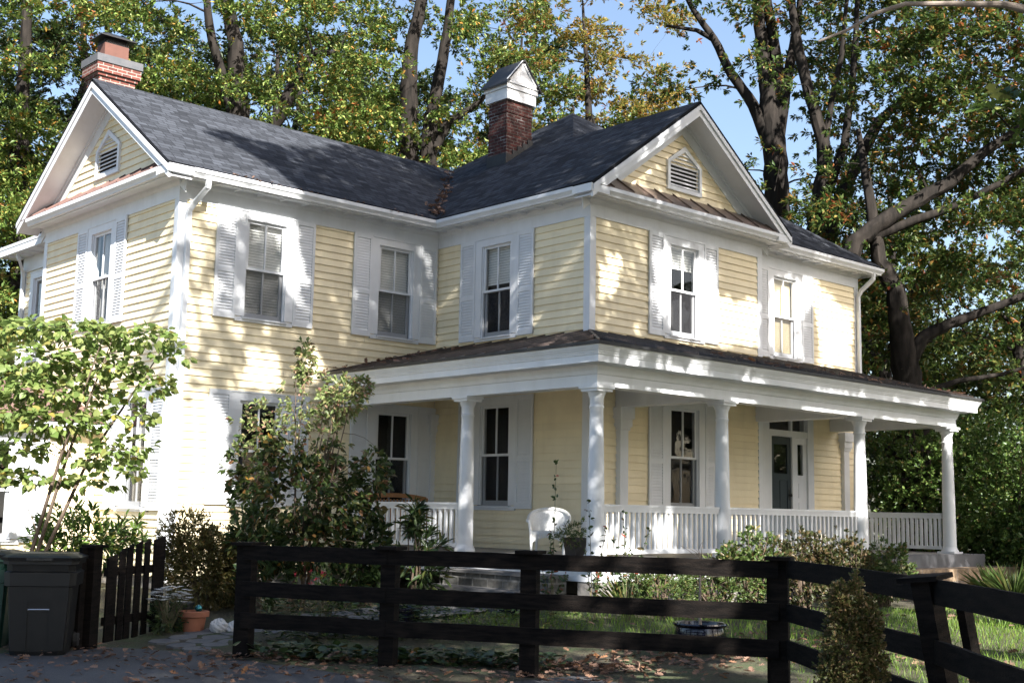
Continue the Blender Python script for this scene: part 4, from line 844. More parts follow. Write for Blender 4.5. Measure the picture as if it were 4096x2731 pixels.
# ------------------------------------------------------------------ tall oaks on the viewer's side: they shade the front of the house
ZONES = [ # unseen crowns cut open so sun falls on these patches of house and garden
 [(-0.5,2.62,9.34),(2.44,2.97,9.58),(5.41,3.27,9.78),(5.87,3.0,9.6),(3.56,1.77,8.75),(2.42,1.53,8.59),(1.55,1.67,8.68),(1.12,1.37,8.48),(1.71,.94,8.19),(2.09,.01,7.55),(2.23,-.65,7.1),(1.15,-.67,7.09),(.19,-.59,7.14),(-.6,-.6,7.1)],
 [(0,.6,.5),(0,9,.5),(0,9,9.6),(0,2.2,9.6),(0,1.2,7)], [(0,-.6,.5),(0,.7,.5),(0,.9,3.4),(0,-.6,3.4)], [(-4,-1,2.5),(-.2,-1,2.5),(.2,2.7,2.5),(-4,2.7,2.5)],
 [(-.6,4.8,10.8),(2.2,4.8,10.8),(2.2,7,10.8),(-.6,7,10.8)],
 [(-.3,0,3.23),(.73,0,3.57),(1.08,0,3.15),(1.22,0,2.26),(1.38,0,.72),(-.3,0,.74)],
 [(1.21,0,3.91),(1.88,0,4.43),(2.2,0,4.23),(2.18,0,3.68),(1.4,0,3.62)], [(2.52,0,4.26),(2.78,0,4.6),(3.18,0,4.16),(3.29,0,3.93),(2.63,0,3.87)],
 [(2.08,0,6.74),(2.4,0,6.72),(2.52,0,6.09),(2.47,0,5.28),(2.15,0,5.32),(1.96,0,6.32)], [(1.35,0,4.45),(1.61,0,4.48),(1.72,0,4.1),(1.46,0,4.01)],
 [(.76,0,6.74),(1.1,0,6.73),(1.08,0,6.34),(.78,0,6.33)], [(5.18,0,6.58),(5.4,0,6.61),(5.53,0,6.11),(5.31,0,5.99)],
 [(6.09,-4.17,6.38),(6.61,-4.17,6.14),(6.16,-4.17,5.29),(5.82,-4.17,5.33)],
 [(8.57,-4.17,6.44),(9.1,-4.17,6.52),(9.23,-4.17,5.85),(10.56,-4.17,5.94),(10.55,-4.17,4.97),(8.06,-4.17,4.71),(7.32,-4.17,5.44),(7.2,-4.17,6.23),(7.68,-4.17,6.63)],
 [(6.48,-4.17,7.4),(7.19,-4.17,7.7),(7.07,-4.17,7.35)], [(9.11,-4.17,7.9),(9.94,-4.17,7.52),(9.8,-4.17,7.41)],
 [(11.37,-3.75,6.55),(13.12,-3.75,6.79),(14.64,-3.75,6.21),(14.6,-3.75,4.83),(13.23,-3.75,4.8),(13.1,-3.75,6.22),(12.44,-3.75,5.57),(12.59,-3.75,4.93),(11.35,-3.75,5.0)],
 [(4.27,-4.87,.15),(8.75,-6.82,.15),(5.95,-8.66,.15),(2.24,-6.91,.15)], [(10.86,-5.44,.02),(7.49,-10.81,.02),(2.96,-12.95,.02),(5.34,-10.12,.02)],
 [(.7,-8.82,.02),(2.04,-9.17,.02),(1.94,-10.62,.02),(1.01,-11.28,.02),(-.09,-10.32,.02)], 
 [(-.67,-3.5,3.38),(.24,-3.5,3.97),(.88,-3.5,3.51),(1.31,-3.5,2.75),(.38,-3.5,2.64),(-.63,-3.5,2.65),(-1.05,-3.5,2.74)],
 [(-3.85,-1.8,4.05),(-.91,-1.8,4.39),(-.68,-1.8,4.02),(-1.2,-1.8,1.08),(-3.62,-1.8,1.09)],
 [(4.7,-6.5,1.66),(5.16,-6.5,1.77),(5.3,-6.5,1.07),(4.75,-6.5,1.08)],  [(10.1,-6.5,3.07),(10.6,-6.5,3.08),(10.6,-6.5,1.73),(10.1,-6.5,1.73)],
 [(3.56,-6.85,4.0),(3.89,-6.85,4.0),(3.9,-6.85,3.36),(3.57,-6.85,3.36)], [(4.68,-6.85,3.99),(5.68,-6.85,3.97),(5.68,-6.85,3.35),(4.68,-6.85,3.35)], [(6.35,-6.85,3.96),(7.11,-6.85,3.95),(7.1,-6.85,3.35),(6.34,-6.85,3.35)],
 [(8.16,-6.85,3.93),(10.06,-6.85,3.9),(10.04,-6.85,3.34),(8.15,-6.85,3.34)], [(10.94,-6.85,3.89),(12.36,-6.85,3.86),(12.33,-6.85,3.33),(10.92,-6.85,3.33)],
 [(13.21,-5,3.35),(15.89,-5,3.5),(15.8,-5,1.88),(14,-5,1.85)], [(15.49,-6,2.89),(18,-6,3.59),(17.85,-6,1.63),(15.98,-6,1.61)],
]
for x_, y_, h_, r_, lab in ((20,-33,14,5,'unseen dark tree added behind the viewer to the right'), (28,-29,14,5,'unseen broad dark tree added at the far right'), (13,-40,15,5.5,'unseen dark tree added straight behind the viewer'), (37,-24,14,5,'unseen dark tree added well to the right'), (2,-46,16,6,'unseen tall dark tree added behind the viewer'), (-18,-44,14,5.5,'unseen dark tree added behind the driveway'), (-34,-30,14,5.5,'unseen dark tree added at the far left')):  # unseen trees added so the front windows reflect dark foliage
    filler(lab, x_, y_, h_, r_, M['shadeleaf'], 70, .02, 26, .3, 'unseen trees added for dark reflections')
sv = np.array(SUN)
def shade_keep(Q):
    bad = np.zeros(len(Q), bool)
    for poly in ZONES:
        P = np.array(poly, float); o = P[0]; n = np.zeros(3)
        for i in range(len(P)): n += np.cross(P[i]-o, P[(i+1)%len(P)]-o)
        n /= np.linalg.norm(n); e = nrm(P[1]-o); f = np.cross(n, e)
        t = ((Q-o)@n)/(sv@n); H = Q-t[:,None]*sv-o; x, y = H@e, H@f; px, py = (P-o)@e, (P-o)@f
        ins = np.zeros(len(Q), bool); j = len(P)-1
        for i in range(len(P)):
            c = ((py[i] > y) != (py[j] > y)) & (x < (px[j]-px[i])*(y-py[i])/(py[j]-py[i]+1e-12)+px[i]); ins ^= c; j = i
        bad |= ins & (t > 1)
    # keep the foliage above the field of view
    rel = Q-np.array(CP); h = np.hypot(rel[:,0], rel[:,1]); bad |= (rel[:,2] < h*.48) & (rel@np.array(fw) > 0) & ((rel@np.array(rt)) < (rel@np.array(fw))*.50)
    return ~bad
G2 = 'oaks along the road on the near side of the yard'
def shade_tree(label, x, y, ells, n, ns, ln=None):
    tree('oak_tree', label, (x,y,0), [[(x,y,-.2,.5),(x+.1,y+.2,3,.42),(x-.1,y+.4,7,.36),(x,y+.8,11,.28),(x,y+1,15,.12)]], ells, n, ns, M['oak'], lsize=.20, k=8, crad=(1.1,1.1,.8), group=G2, keep=shade_keep, limbs=False)
shade_tree('large roadside oak nearest the right fence, its crown over the yard', 3.5,-20, [E(1.5,-15.6,16,7.5,5,5.5), E(-2,-14.5,17,4,4,4.5), E(2.2,-16,21.5,4.5,4,3.5)], 480, 36)
shade_tree('roadside oak further right along the fence', 9.5,-20.5, [E(7.5,-16.5,13.5,5.5,4,5.5,520), E(11.5,-16,12,3.5,3.5,5,260), E(3,-17.2,9,5,2.6,2.6,330)], 420, 38)
shade_tree('roadside oak behind the driveway entrance', -4.5,-25, [E(-6,-21.5,11,6,4,4.5), E(-10,-22,11,4,4,4), E(-7.5,-20.5,14,4.5,3.5,3)], 300, 32)
# ------------------------------------------------------------------ garden shrubs
def shrub(name, label, loc, ells, n, k, leafm, leaf='ovate', lsize=.09, stems=9, stemm=None, cat='shrub', group=None, spread=.8, droop=.15, upw=.6, top=None, sr=.016, base=.12, out_up=.3, stemfrac=1., rz=0, nstem=None):
    t = thing(name, label, cat, loc, rz, group); C, u = blobs(ells, n); mb = MB(); rs = random.Random(len(label))
    idx = rng.choice(n, min(n, stems*6), replace=False); S = []
    far = sorted(idx, key=lambda i: -C[i][2])[:stems]
    for i in far:
        a = rs.uniform(0, 6.28); p = Vector((math.cos(a)*base*rs.uniform(.2,1), math.sin(a)*base*rs.uniform(.2,1), -.05)); q = Vector(C[i]); m = p.lerp(q,.5)+Vector((0,0,.08*(q-p).length))+Vector((rs.uniform(-.06,.06),rs.uniform(-.06,.06),0))
        pts = [p, p.lerp(m,.5), m, m.lerp(q,.6), q]; rr = [sr, sr*.85, sr*.65, sr*.4, sr*.15]; mb.tube(pts, rr, 5); S += [(a_.x,a_.y,a_.z,b) for a_, b in zip(pts, rr)]
    for i in idx[:int(len(idx)*stemfrac)]: twig_to(mb, S, C[i], .002, .008)
    link(mb.mesh('stem', stemm or M['stem'], True), 'stem', t)
    o = nrm(u+np.array([0,0,out_up]))
    if top is None:
        V, F = sprays(leaf, C, o, k, lsize, spread, droop, upw); link(np_mesh('foliage', V, F, leafm), 'foliage', t)
    else:
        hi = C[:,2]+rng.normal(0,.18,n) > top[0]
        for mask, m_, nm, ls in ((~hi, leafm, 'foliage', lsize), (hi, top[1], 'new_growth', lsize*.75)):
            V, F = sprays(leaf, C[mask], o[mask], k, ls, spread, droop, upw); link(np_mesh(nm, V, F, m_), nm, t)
    return t
g0 = lambda x, y: float(gh(x, y))
RZ = -YAW
shrub('flowering_shrub', 'large loose shrub with pale pink-green top and dark lower leaves at the house corner', (.32,-3.48,g0(.32,-3.48)),
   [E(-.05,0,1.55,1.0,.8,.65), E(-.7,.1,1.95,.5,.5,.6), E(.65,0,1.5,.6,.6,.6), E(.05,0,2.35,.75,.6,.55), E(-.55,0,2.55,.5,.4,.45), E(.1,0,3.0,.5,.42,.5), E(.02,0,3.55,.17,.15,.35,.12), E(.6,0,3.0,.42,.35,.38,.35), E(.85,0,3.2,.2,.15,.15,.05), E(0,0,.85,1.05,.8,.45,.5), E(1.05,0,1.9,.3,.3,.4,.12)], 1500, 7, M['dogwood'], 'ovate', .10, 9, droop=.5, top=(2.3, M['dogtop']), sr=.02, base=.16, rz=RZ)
shrub('redbud_tree', 'small spreading tree with large heart-shaped leaves in front of the left wall', (-3.05,-1.85,0),
   [E(x_,y_,z_,rx_,rx_*.95,rz_*1.5) for x_,y_,z_,rx_,rz_ in ((-.2,.2,4.1,.55,.12),(.5,0,4.0,.8,.13),(1.5,-.1,3.95,.65,.12),(1.95,0,3.75,.32,.12),(0,-.2,3.6,.8,.15),(1.0,.1,3.55,.7,.15),(1.6,0,3.3,.45,.14),(.3,0,3.2,.9,.15),(1.3,.1,2.9,.5,.14),(-.4,0,2.9,.6,.2),(.4,-.2,2.75,.8,.15),(1.35,0,2.45,.45,.13),(.9,.1,2.3,.5,.12),(1.5,0,2.1,.32,.09),(-.2,0,2.4,.5,.12),(.2,.1,2.0,.65,.1),(-.5,0,2.0,.5,.12),(1.0,0,1.95,.38,.08))], 1350, 3, M['redbud'], 'heart', .105, 3, M['stem'], cat='tree', droop=.6, upw=.75, sr=.034, base=.08, rz=RZ)
shrub('rhododendron', 'bright green glossy rhododendron between the bins and the left wall', (-1.75,-.95,.15), [E(0,0,1.05,.75,.7,.5), E(.55,-.1,1.0,.45,.5,.35), E(-.4,0,.8,.5,.5,.5)], 260, 8, M['rhodo'], 'lance', .15, 7, spread=1.0, upw=.9)
shrub('spirea_bush', 'olive fine-leaved bush beside the gate under the house corner', (-.75,-2.9,.15), [E(0,0,.65,.8,.6,.6), E(-.35,0,1.05,.45,.4,.45), E(.45,-.1,.55,.5,.5,.5)], 2600, 7, M['olive'], 'lance', .07, 10, upw=.4)
shrub('rhododendron', 'dark rhododendron with narrow leaves behind the left end of the rail fence', (-.45,-3.7,.15), [E(0,0,1.05,.4,.4,.5), E(.2,.1,.6,.5,.5,.5)], 110, 8, M['darkleaf'], 'lance', .16, 6, spread=1.0, upw=.8)
shrub('dark_shrub', 'dark upright shrub right of the large pink-topped one, before the railing', (1.35,-3.75,.2), [E(0,0,.9,.45,.4,.75), E(-.3,0,.5,.5,.4,.45)], 210, 7, M['darkleaf'], 'ovate', .12, 6, upw=.5)
shrub('rhododendron', 'small dark rhododendron standing before the white porch railing', (1.78,-4.42,.22), [E(0,0,.85,.42,.38,.5), E(-.05,0,1.3,.14,.14,.3,.08), E(.2,0,.6,.4,.35,.4)], 95, 8, M['darkleaf'], 'lance', .17, 6, spread=1.0, upw=.9)
# low yews and azaleas along the porch front
for lab, x, y, r, h, m_ in (('small yew under the porch corner pier', 3.6,-7.55,.62,.62,'yew'), ('broad green yew under the front railing', 4.6,-7.75,.75,.66,'yew'),
      ('azalea with bronze tips left of the third column', 5.1,-8.0,.6,.98,'yew'), ('spreading azalea below the middle railing', 6.1,-8.15,.75,1.02,'boxleaf'), ('reddish azalea near the fence corner post', 6.9,-8.35,.65,1.0,'boxleaf'), ('low azalea before the slab steps', 7.9,-8.4,.7,.86,'yew')):
    shrub('azalea' if 'azalea' in lab else 'yew_bush', lab, (x,y,g0(x,y)), [E(0,0,h*.5,r,r*.8,h*.45), E(r*.5,0,h*.8,r*.45,r*.4,h*.35,.05), E(-r*.6,.1,h*.7,r*.4,r*.4,h*.35,.05), E(r*.1,.1,h*.95,r*.3,r*.3,h*.3,.02)], 480, 7, M[m_], 'lance' if 'yew' in lab else 'ovate', .066, 18, group='low shrubs along the porch front', upw=.5, stemfrac=.7)
shrub('box_shrub', 'upright bronze-tipped shrub growing against the front of the rail fence', (-2.05,-14.12,0), [E(0,0,.3,.24,.24,.4), E(-.04,0,.72,.19,.19,.32), E(.09,0,.88,.12,.12,.24,.009), E(-.08,0,1.03,.09,.09,.2,.005), E(.03,0,1.12,.05,.05,.18,.002), E(.15,0,.6,.12,.12,.25), E(-.18,.05,.45,.1,.1,.3)], 4600, 7, M['boxtip'], 'ovate', .027, 14, spread=.8, upw=.3, sr=.006, base=.1, rz=RZ)
# roses: bare thorny canes with few leaves
def rose(label, x, y, canes, tips):
    t = thing('rose_bush', label, 'shrub', (x,y,g0(x,y)), 0, 'sparse roses behind the fence'); mb = MB(); C = []; O = []; rs = random.Random(int(x*100)+5)
    for i in range(canes):
        h = rs.uniform(.6,1.25) if i else tips; a = rs.uniform(0,6.28); l = rs.uniform(.1,.45) if i else .06
        pts = [Vector((0.03*math.cos(a),.03*math.sin(a),-.03))]+[Vector((math.cos(a)*l*u**1.4, math.sin(a)*l*u**1.4, h*u)) for u in (.3,.55,.8,1)]
        mb.tube(pts, [.007,.006,.005,.004,.0025], 5)
        for u in (.45,.55,.62,.7,.78,.85,.92,1.0): C.append((math.cos(a)*l*u**1.4, math.sin(a)*l*u**1.4, h*u)); O.append((rs.uniform(-1,1), rs.uniform(-1,1), .3))
    link(mb.mesh('cane', M['greenstem'], True), 'cane', t); C = np.array(C); O = np.array(O); V, F = sprays('ovate', C, O, 4, .07, .8, .1, .6); link(np_mesh('foliage', V, F, M['roseleaf']), 'foliage', t)
rose('tall rose cane rising before the white wicker chair', 2.1,-6.95, 6, 2.05); rose('rose with a few leafy canes left of the corner column', 2.45,-7.35, 7, 1.55); rose('leaning rose cane before the front railing', 2.75,-7.7, 5, 1.4)
# right-hand evergreens
for lab, x, y, z, r, h in (('rounded sunlit evergreen seen through the porch end', 17.0,-4.3,0,2.1,4.7), ('dark evergreen right of the end column', 16.6,-6.6,0,2.0,4.2), ('tall dark evergreen at the right edge of the yard', 18.2,-8.2,0,2.2,3.9), ('low dark evergreen before the hedge at far right', 15.8,-7.9,0,1.4,2.1), ('dark conifer deep behind the porch end', 18.3,-4.2,0,2.2,4.3)):
    shrub('evergreen_bush', lab, (x,y,z), [E(0,0,h*.5,r,r,h*.5), E(r*.4,-r*.3,h*.4,r*.7,r*.7,h*.35)], 3600, 9, M['hedge'], 'ovate', .085, 5, group='evergreens right of the porch', sr=.04, base=.3, stemfrac=.4)
# strappy ornamental grass and a hosta clump
def strappy(name, label, x, y, n, L, m_):
    t = thing(name, label, 'plant', (x,y,g0(x,y))); a = rng.uniform(0,6.28,n); tilt = rng.uniform(.25,1.1,n)
    d = np.stack([np.cos(a)*np.sin(tilt), np.sin(a)*np.sin(tilt), np.cos(tilt)], -1); p = np.stack([np.cos(a)*.08*rng.uniform(0,1,n), np.sin(a)*.08*rng.uniform(0,1,n), np.zeros(n)], -1)
    V, F = leaves('blade', p, d, np.array([0,0,1.])+.3*randdir(n), L*rng.uniform(.6,1.1,n)); link(np_mesh('blades', V, F, m_), 'blades', t)
strappy('ornamental_grass', 'clump of strappy green leaves at the right end of the steps', 11.6,-8.7, 130, .75, M['yew'])
strappy('ornamental_grass', 'second strappy clump by the right edge of the lawn', 12.3,-8.0, 110, .65, M['yew'])
strappy('ornamental_grass', 'small strappy clump in the bed behind the fence', 3.1,-7.4, 60, .6, M['yew'])
# heart-leaved ground cover under the fence
def cover(name, label, pts, n, kind, ls, m_, hmax=.18, cat='ground cover'):
    P = np.array(pts, float); i = rng.integers(0, len(P)-1, n); u = rng.uniform(size=(n,1)); c = P[i]*(1-u)+P[i+1]*u+rng.normal(0,.16,(n,2)); z = gh(c[:,0], c[:,1])+rng.uniform(.03,hmax,n)
    d = randdir(n); d[:,2] = np.abs(d[:,2])*.2; V, F = leaves(kind, np.column_stack([c,z]), d, np.array([0,0,1.])+.5*randdir(n), ls*rng.uniform(.5,1.2,n)); stuff(link(np_mesh(name, V, F, m_), name), label, cat)
cover('ground_cover', 'dark heart-leaved ground cover growing along the foot of the fence', [(-2.2,-6.75),(-1.6,-7.7),(-.95,-8.55),(-.35,-9.3)], 900, 'heart', .10, M['darkleaf'])
cover('flower_bed', 'weedy flower bed with small red flowers between fence and house', [(-1.7,-5.9),(-.6,-6.3),(.2,-7.3)], 1500, 'lance', .12, M['darkleaf'], .55, 'flower bed')
cover('flower_bed', 'low green plants in the bed along the path', [(0,-6.1),(1.0,-6.9),(1.6,-7.9)], 800, 'ovate', .08, M['yew'], .35, 'flower bed')
def salvia(x, y):
    t = thing('salvia_plant', 'green salvia plant with scattered red flowers behind the fence', 'plant', (x,y,g0(x,y))); mb = MB(); P = []
    for i in range(22):
        a = random.uniform(0,6.28); l = random.uniform(.05,.4); h = random.uniform(.5,.95); q = Vector((math.cos(a)*l*1.3, math.sin(a)*l, h)); mb.tube([Vector((0,0,-.03)), q*.5+Vector((0,0,.06)), q], [.006,.004,.002], 4); P.append(tuple(q))
    link(mb.mesh('stem', M['greenstem']), 'stem', t); P = np.array(P); V, F = sprays('ovate', np.concatenate([P*.75, P*.9]), np.tile([0,0,1.],(44,1)), 6, .05, 1.2); link(np_mesh('foliage', V, F, M['rhodo']), 'foliage', t)
    V, F = sprays('ovate', P[::2], np.tile([0,0,1.],(11,1)), 5, .035, 1.0); link(np_mesh('flower', V, F, M['redpetal']), 'flower', t)
salvia(-.85,-5.95)

# ------------------------------------------------------------------ lawn and fallen leaves
def inpoly(x, y, P):
    ins = np.zeros(len(x), bool); j = len(P)-1
    for i in range(len(P)):
        (xi, yi), (xj, yj) = P[i], P[j]; ins ^= ((yi > y) != (yj > y)) & (x < (xj-xi)*(y-yi)/(yj-yi+1e-12)+xi); j = i
    return ins
LAWN = [(1.0,-5.9),(2.6,-6.6),(3.2,-8.0),(7.6,-9.1),(10.5,-8.2),(13.5,-9.0),(22,-11),(22,-16),(6,-19),(-1.4,-15.6),(.9,-11.6),(2.0,-10.2),(.9,-8.4),(.2,-7.2)]
n = 150000; x = rng.uniform(-2,22,n); y = rng.uniform(-19,-5.5,n)
dist = np.hypot(x-CP.x, y-CP.y); ok = inpoly(x, y, LAWN) & (rng.uniform(size=n) < np.clip(16/dist, 0, 1)**1.3); x, y = x[ok], y[ok]; n = len(x)
d = randdir(n)*.55; d[:,2] = 1; V, F = leaves('blade', np.column_stack([x,y,gh(x,y)-.005]), d, randdir(n), rng.uniform(.05,.13,n)*1.0)
tv = LEAF['blade'][0]; stuff(link(np_mesh('grass', V, F, M['grass']), 'grass'), 'short green lawn grass behind the rail fence', 'grass')
def litter(label, x, y, z, size, flat=.35, base=None):
    n = len(x); d = randdir(n); d[:,2] *= .25; nz = np.array([0,0,1.])+flat*randdir(n); V, F = leaves('oak', np.column_stack([x,y,z]), d, nz, size)
    stuff(link(np_mesh('fallen_leaves', V, F, M['litter']), 'fallen_leaves'), label, 'fallen leaves')
n = 4200; x = rng.uniform(-7,.2,n); y = rng.uniform(-16,-4,n); ok = inpoly(x, y, ASPH); x, y = x[ok], y[ok]
k_ = rng.uniform(size=len(x)) < np.clip(1.15-np.abs((x+.89)*.88+(y+9.57)*.47)/3.2, .16, 1); x, y = x[k_], y[k_]
litter('dry brown oak leaves scattered over the dark driveway', x, y, .025+rng.uniform(0,.02,len(x)), rng.uniform(.06,.12,len(x)), .5)
n = 700; u = rng.uniform(size=n); x = -.2+3.4*u+rng.normal(0,.5,n); y = -9.6-1.6*u*rng.uniform(0,1.4,n)+rng.normal(0,.4,n)
x2 = rng.uniform(-2.6,.3,500); y2 = -6.75-(x2+2.5)*1.2+rng.normal(.25,.25,500); x = np.concatenate([x, x2]); y = np.concatenate([y, y2])
litter('thick drift of dry brown leaves along the foot of the fence', x, y, gh(x,y)+.02+rng.uniform(0,.05,len(x)), rng.uniform(.06,.12,len(x)), .7)
n = 260; x = rng.uniform(1,12,n); y = rng.uniform(-14,-7,n); litter('brown leaves scattered on the lawn', x, y, gh(x,y)+.06, rng.uniform(.08,.14,n), .6)
u = rng.uniform(size=110)**1.6*.9; x = ex+.1+u*2.9+rng.normal(0,.05,110); y = -.42+ (x-ex)*s2/s1+rng.normal(0,.06,110)*(1+2*(u<.08)); z = np.maximum(ZE+s2*(x-ex), ZE+s1*(y+OV))+.03+rng.uniform(0,.05,110)
litter('rusty leaves caught in the roof valley above the gutter corner', x, y, z, rng.uniform(.08,.15,110), .8)
n = 130; x = np.concatenate([rng.uniform(ax_+.05,XI-.5,60), rng.uniform(XI+.5,bx_-.1,70)]); y = np.concatenate([rng.uniform(-2.6,-.05,60)*rng.uniform(.2,1,60), rng.uniform(ay_,ay_+.9,70)])
z = np.minimum(zf+(zw-zf)*(x-ax_)/(XI-ax_), zf+(zw-zf)*np.clip((y-ay_)/(-DE-ay_), 0, 1))+.045
litter('brown leaves lying on the metal porch roof', x, y, z, rng.uniform(.09,.16,n), .6)
n = 80; x = rng.uniform(.5,5,n); litter('leaf crumbs along the long gutter', x, np.full(n,-.42)+rng.normal(0,.02,n), np.full(n,ZF+.17)+rng.uniform(0,.03,n), rng.uniform(.05,.09,n), 1.0)

# ------------------------------------------------------------------ black rail fence
FN = thing('rail_fence', 'black stained three-rail wooden fence across the foreground, turning a corner at right', 'fence', (0,0,0))
def fpost(x, y, rz, h, w=.16, d=.13, lean=0, cap=True, ax=(0,1,0)):
    mb = MB(); mb.box(-w/2,-d/2,-.3,w/2,d/2,h); o = mb.build('post', M['blackwood'], FN, loc=(x,y,0)); o.rotation_euler = (0,0,rz)
    if lean: o.rotation_euler = Matrix.Rotation(lean, 3, Vector(ax)).to_euler()
    if cap:
        q = MB(); q.prism([(-w*.72,-d*1.1,h),(w*.72,-d*1.1,h),(w*.72,d*1.1,h),(-w*.72,d*1.1,h)],(0,0,.035)); q.build('post_cap', M['blackwood'], o)
    return o
def frail(p, q, z0, z1, th=.035, dz=0., off=0):
    p = Vector((p[0],p[1],0)); q = Vector((q[0],q[1],0)); d = (q-p).normalized(); s = Vector((d.y,-d.x,0)); mb = MB(); n = 14; h = (z1-z0)/2; zc = (z0+z1)/2; vs = []
    for i in range(n+1):
        u = i/n; c = p.lerp(q, u)+s*off; w1 = h+random.uniform(-.0015,.0015); w2 = h+random.uniform(-.0015,.0015); zz = zc+dz*u+.0025*math.sin(i*.5+zc*9)
        for a, b in ((-th/2,-w1),(th/2,-w1),(th/2,w2),(-th/2,w2)): vs.append(c+s*a+Vector((0,0,zz+b)))
    fs = [(0,1,2,3),(n*4+3,n*4+2,n*4+1,n*4)]
    for i in range(n):
        for k in range(4): fs.append((i*4+k,(i+1)*4+k,(i+1)*4+(k+1)%4,i*4+(k+1)%4))
    mb.add(vs, fs); mb.build('rail', M['blackwood'], FN)
FP = [(-2.35,-6.60),(-1.59,-8.24),(-.845,-9.61),(.36,-11.81)]
fa = math.atan2(FP[3][1]-FP[0][1], FP[3][0]-FP[0][0])
for i, (x, y) in enumerate(FP): fpost(x, y, fa, 1.23 if i < 3 else 1.24, .17 if i else .19)
for z0, z1 in ((1.075,1.235),(.675,.835),(.335,.50)):
    for a, b in zip(FP[:-1], FP[1:]): frail(a, b, z0, z1, off=.075*(1 if 1 else 0))
FQ = [(.44,-11.93),(-1.56,-14.54),(-3.3,-16.3),(-5.6,-19.2)]
fb = math.atan2(FQ[1][1]-FQ[0][1], FQ[1][0]-FQ[0][0])
fpost(FP[3][0]+.12, FP[3][1]+.16, fa, 1.16, .12, .05, cap=False)
ld = Vector((fw.x,fw.y,0)).normalized()
o = fpost(FQ[1][0]+.03, FQ[1][1]-.06, fb, 1.25, .16, .14, math.radians(-9), True, tuple(ld)); fpost(FQ[2][0], FQ[2][1], fb, 1.24, .16, .14)
mb = MB(); mb.box(-.06,-.03,-.2,.06,.03,1.1); o2 = mb.build('post_board', M['blackwood'], FN, loc=(FQ[1][0]+.28,FQ[1][1]-.18,0)); o2.rotation_euler = Matrix.Rotation(math.radians(-9), 3, ld).to_euler()
for z0, z1, dz in ((1.08,1.25,0),(.67,.835,0),(.325,.50,0)):
    for a, b in zip(FQ[:-1], FQ[1:]): frail(a, b, z0, z1, off=.085)
# open picket gate and its post
GT = thing('picket_gate', 'black picket gate standing open with uneven rising pickets', 'gate', (-3.05,-4.60,0))
gd = Vector((-1.88+3.05,-3.81+4.60,0)); L_ = gd.length; GT.rotation_euler = (0,0,math.atan2(gd.y,gd.x))
xs = [(0,.21,1.03),(.27,.40,1.10),(.44,.57,1.14),(.65,.78,1.18),(.86,.98,1.20),(1.08,1.36,1.23)]
for a, b, h in xs:
    mb = MB(); mb.prism([(a,-.012,.03),(b,-.012,.03),(b,-.012,h+.03),(a,-.012,h-.02)],(0,.022,0)); mb.build('picket', M['blackwood'], GT)
for z in (.22,.80): mb = MB(); mb.box(0,.011,z,1.36,.045,z+.10); mb.build('gate_rail', M['blackwood'], GT)
GP = thing('gate_post', 'black gate post between the bins and the picket gate', 'post', (-3.36,-4.90,0), rz_:=math.atan2(gd.y,gd.x))
mb = MB(); mb.box(-.08,-.05,-.2,.10,.05,1.15); mb.build('post', M['blackwood'], GP); mb = MB(); mb.box(-.13,-.09,1.15,.15,.09,1.185); mb.build('post_cap', M['blackwood'], GP); mb = MB(); mb.box(-.22,.02,.0,-.11,.06,1.16); mb.build('side_board', M['blackwood'], GP)

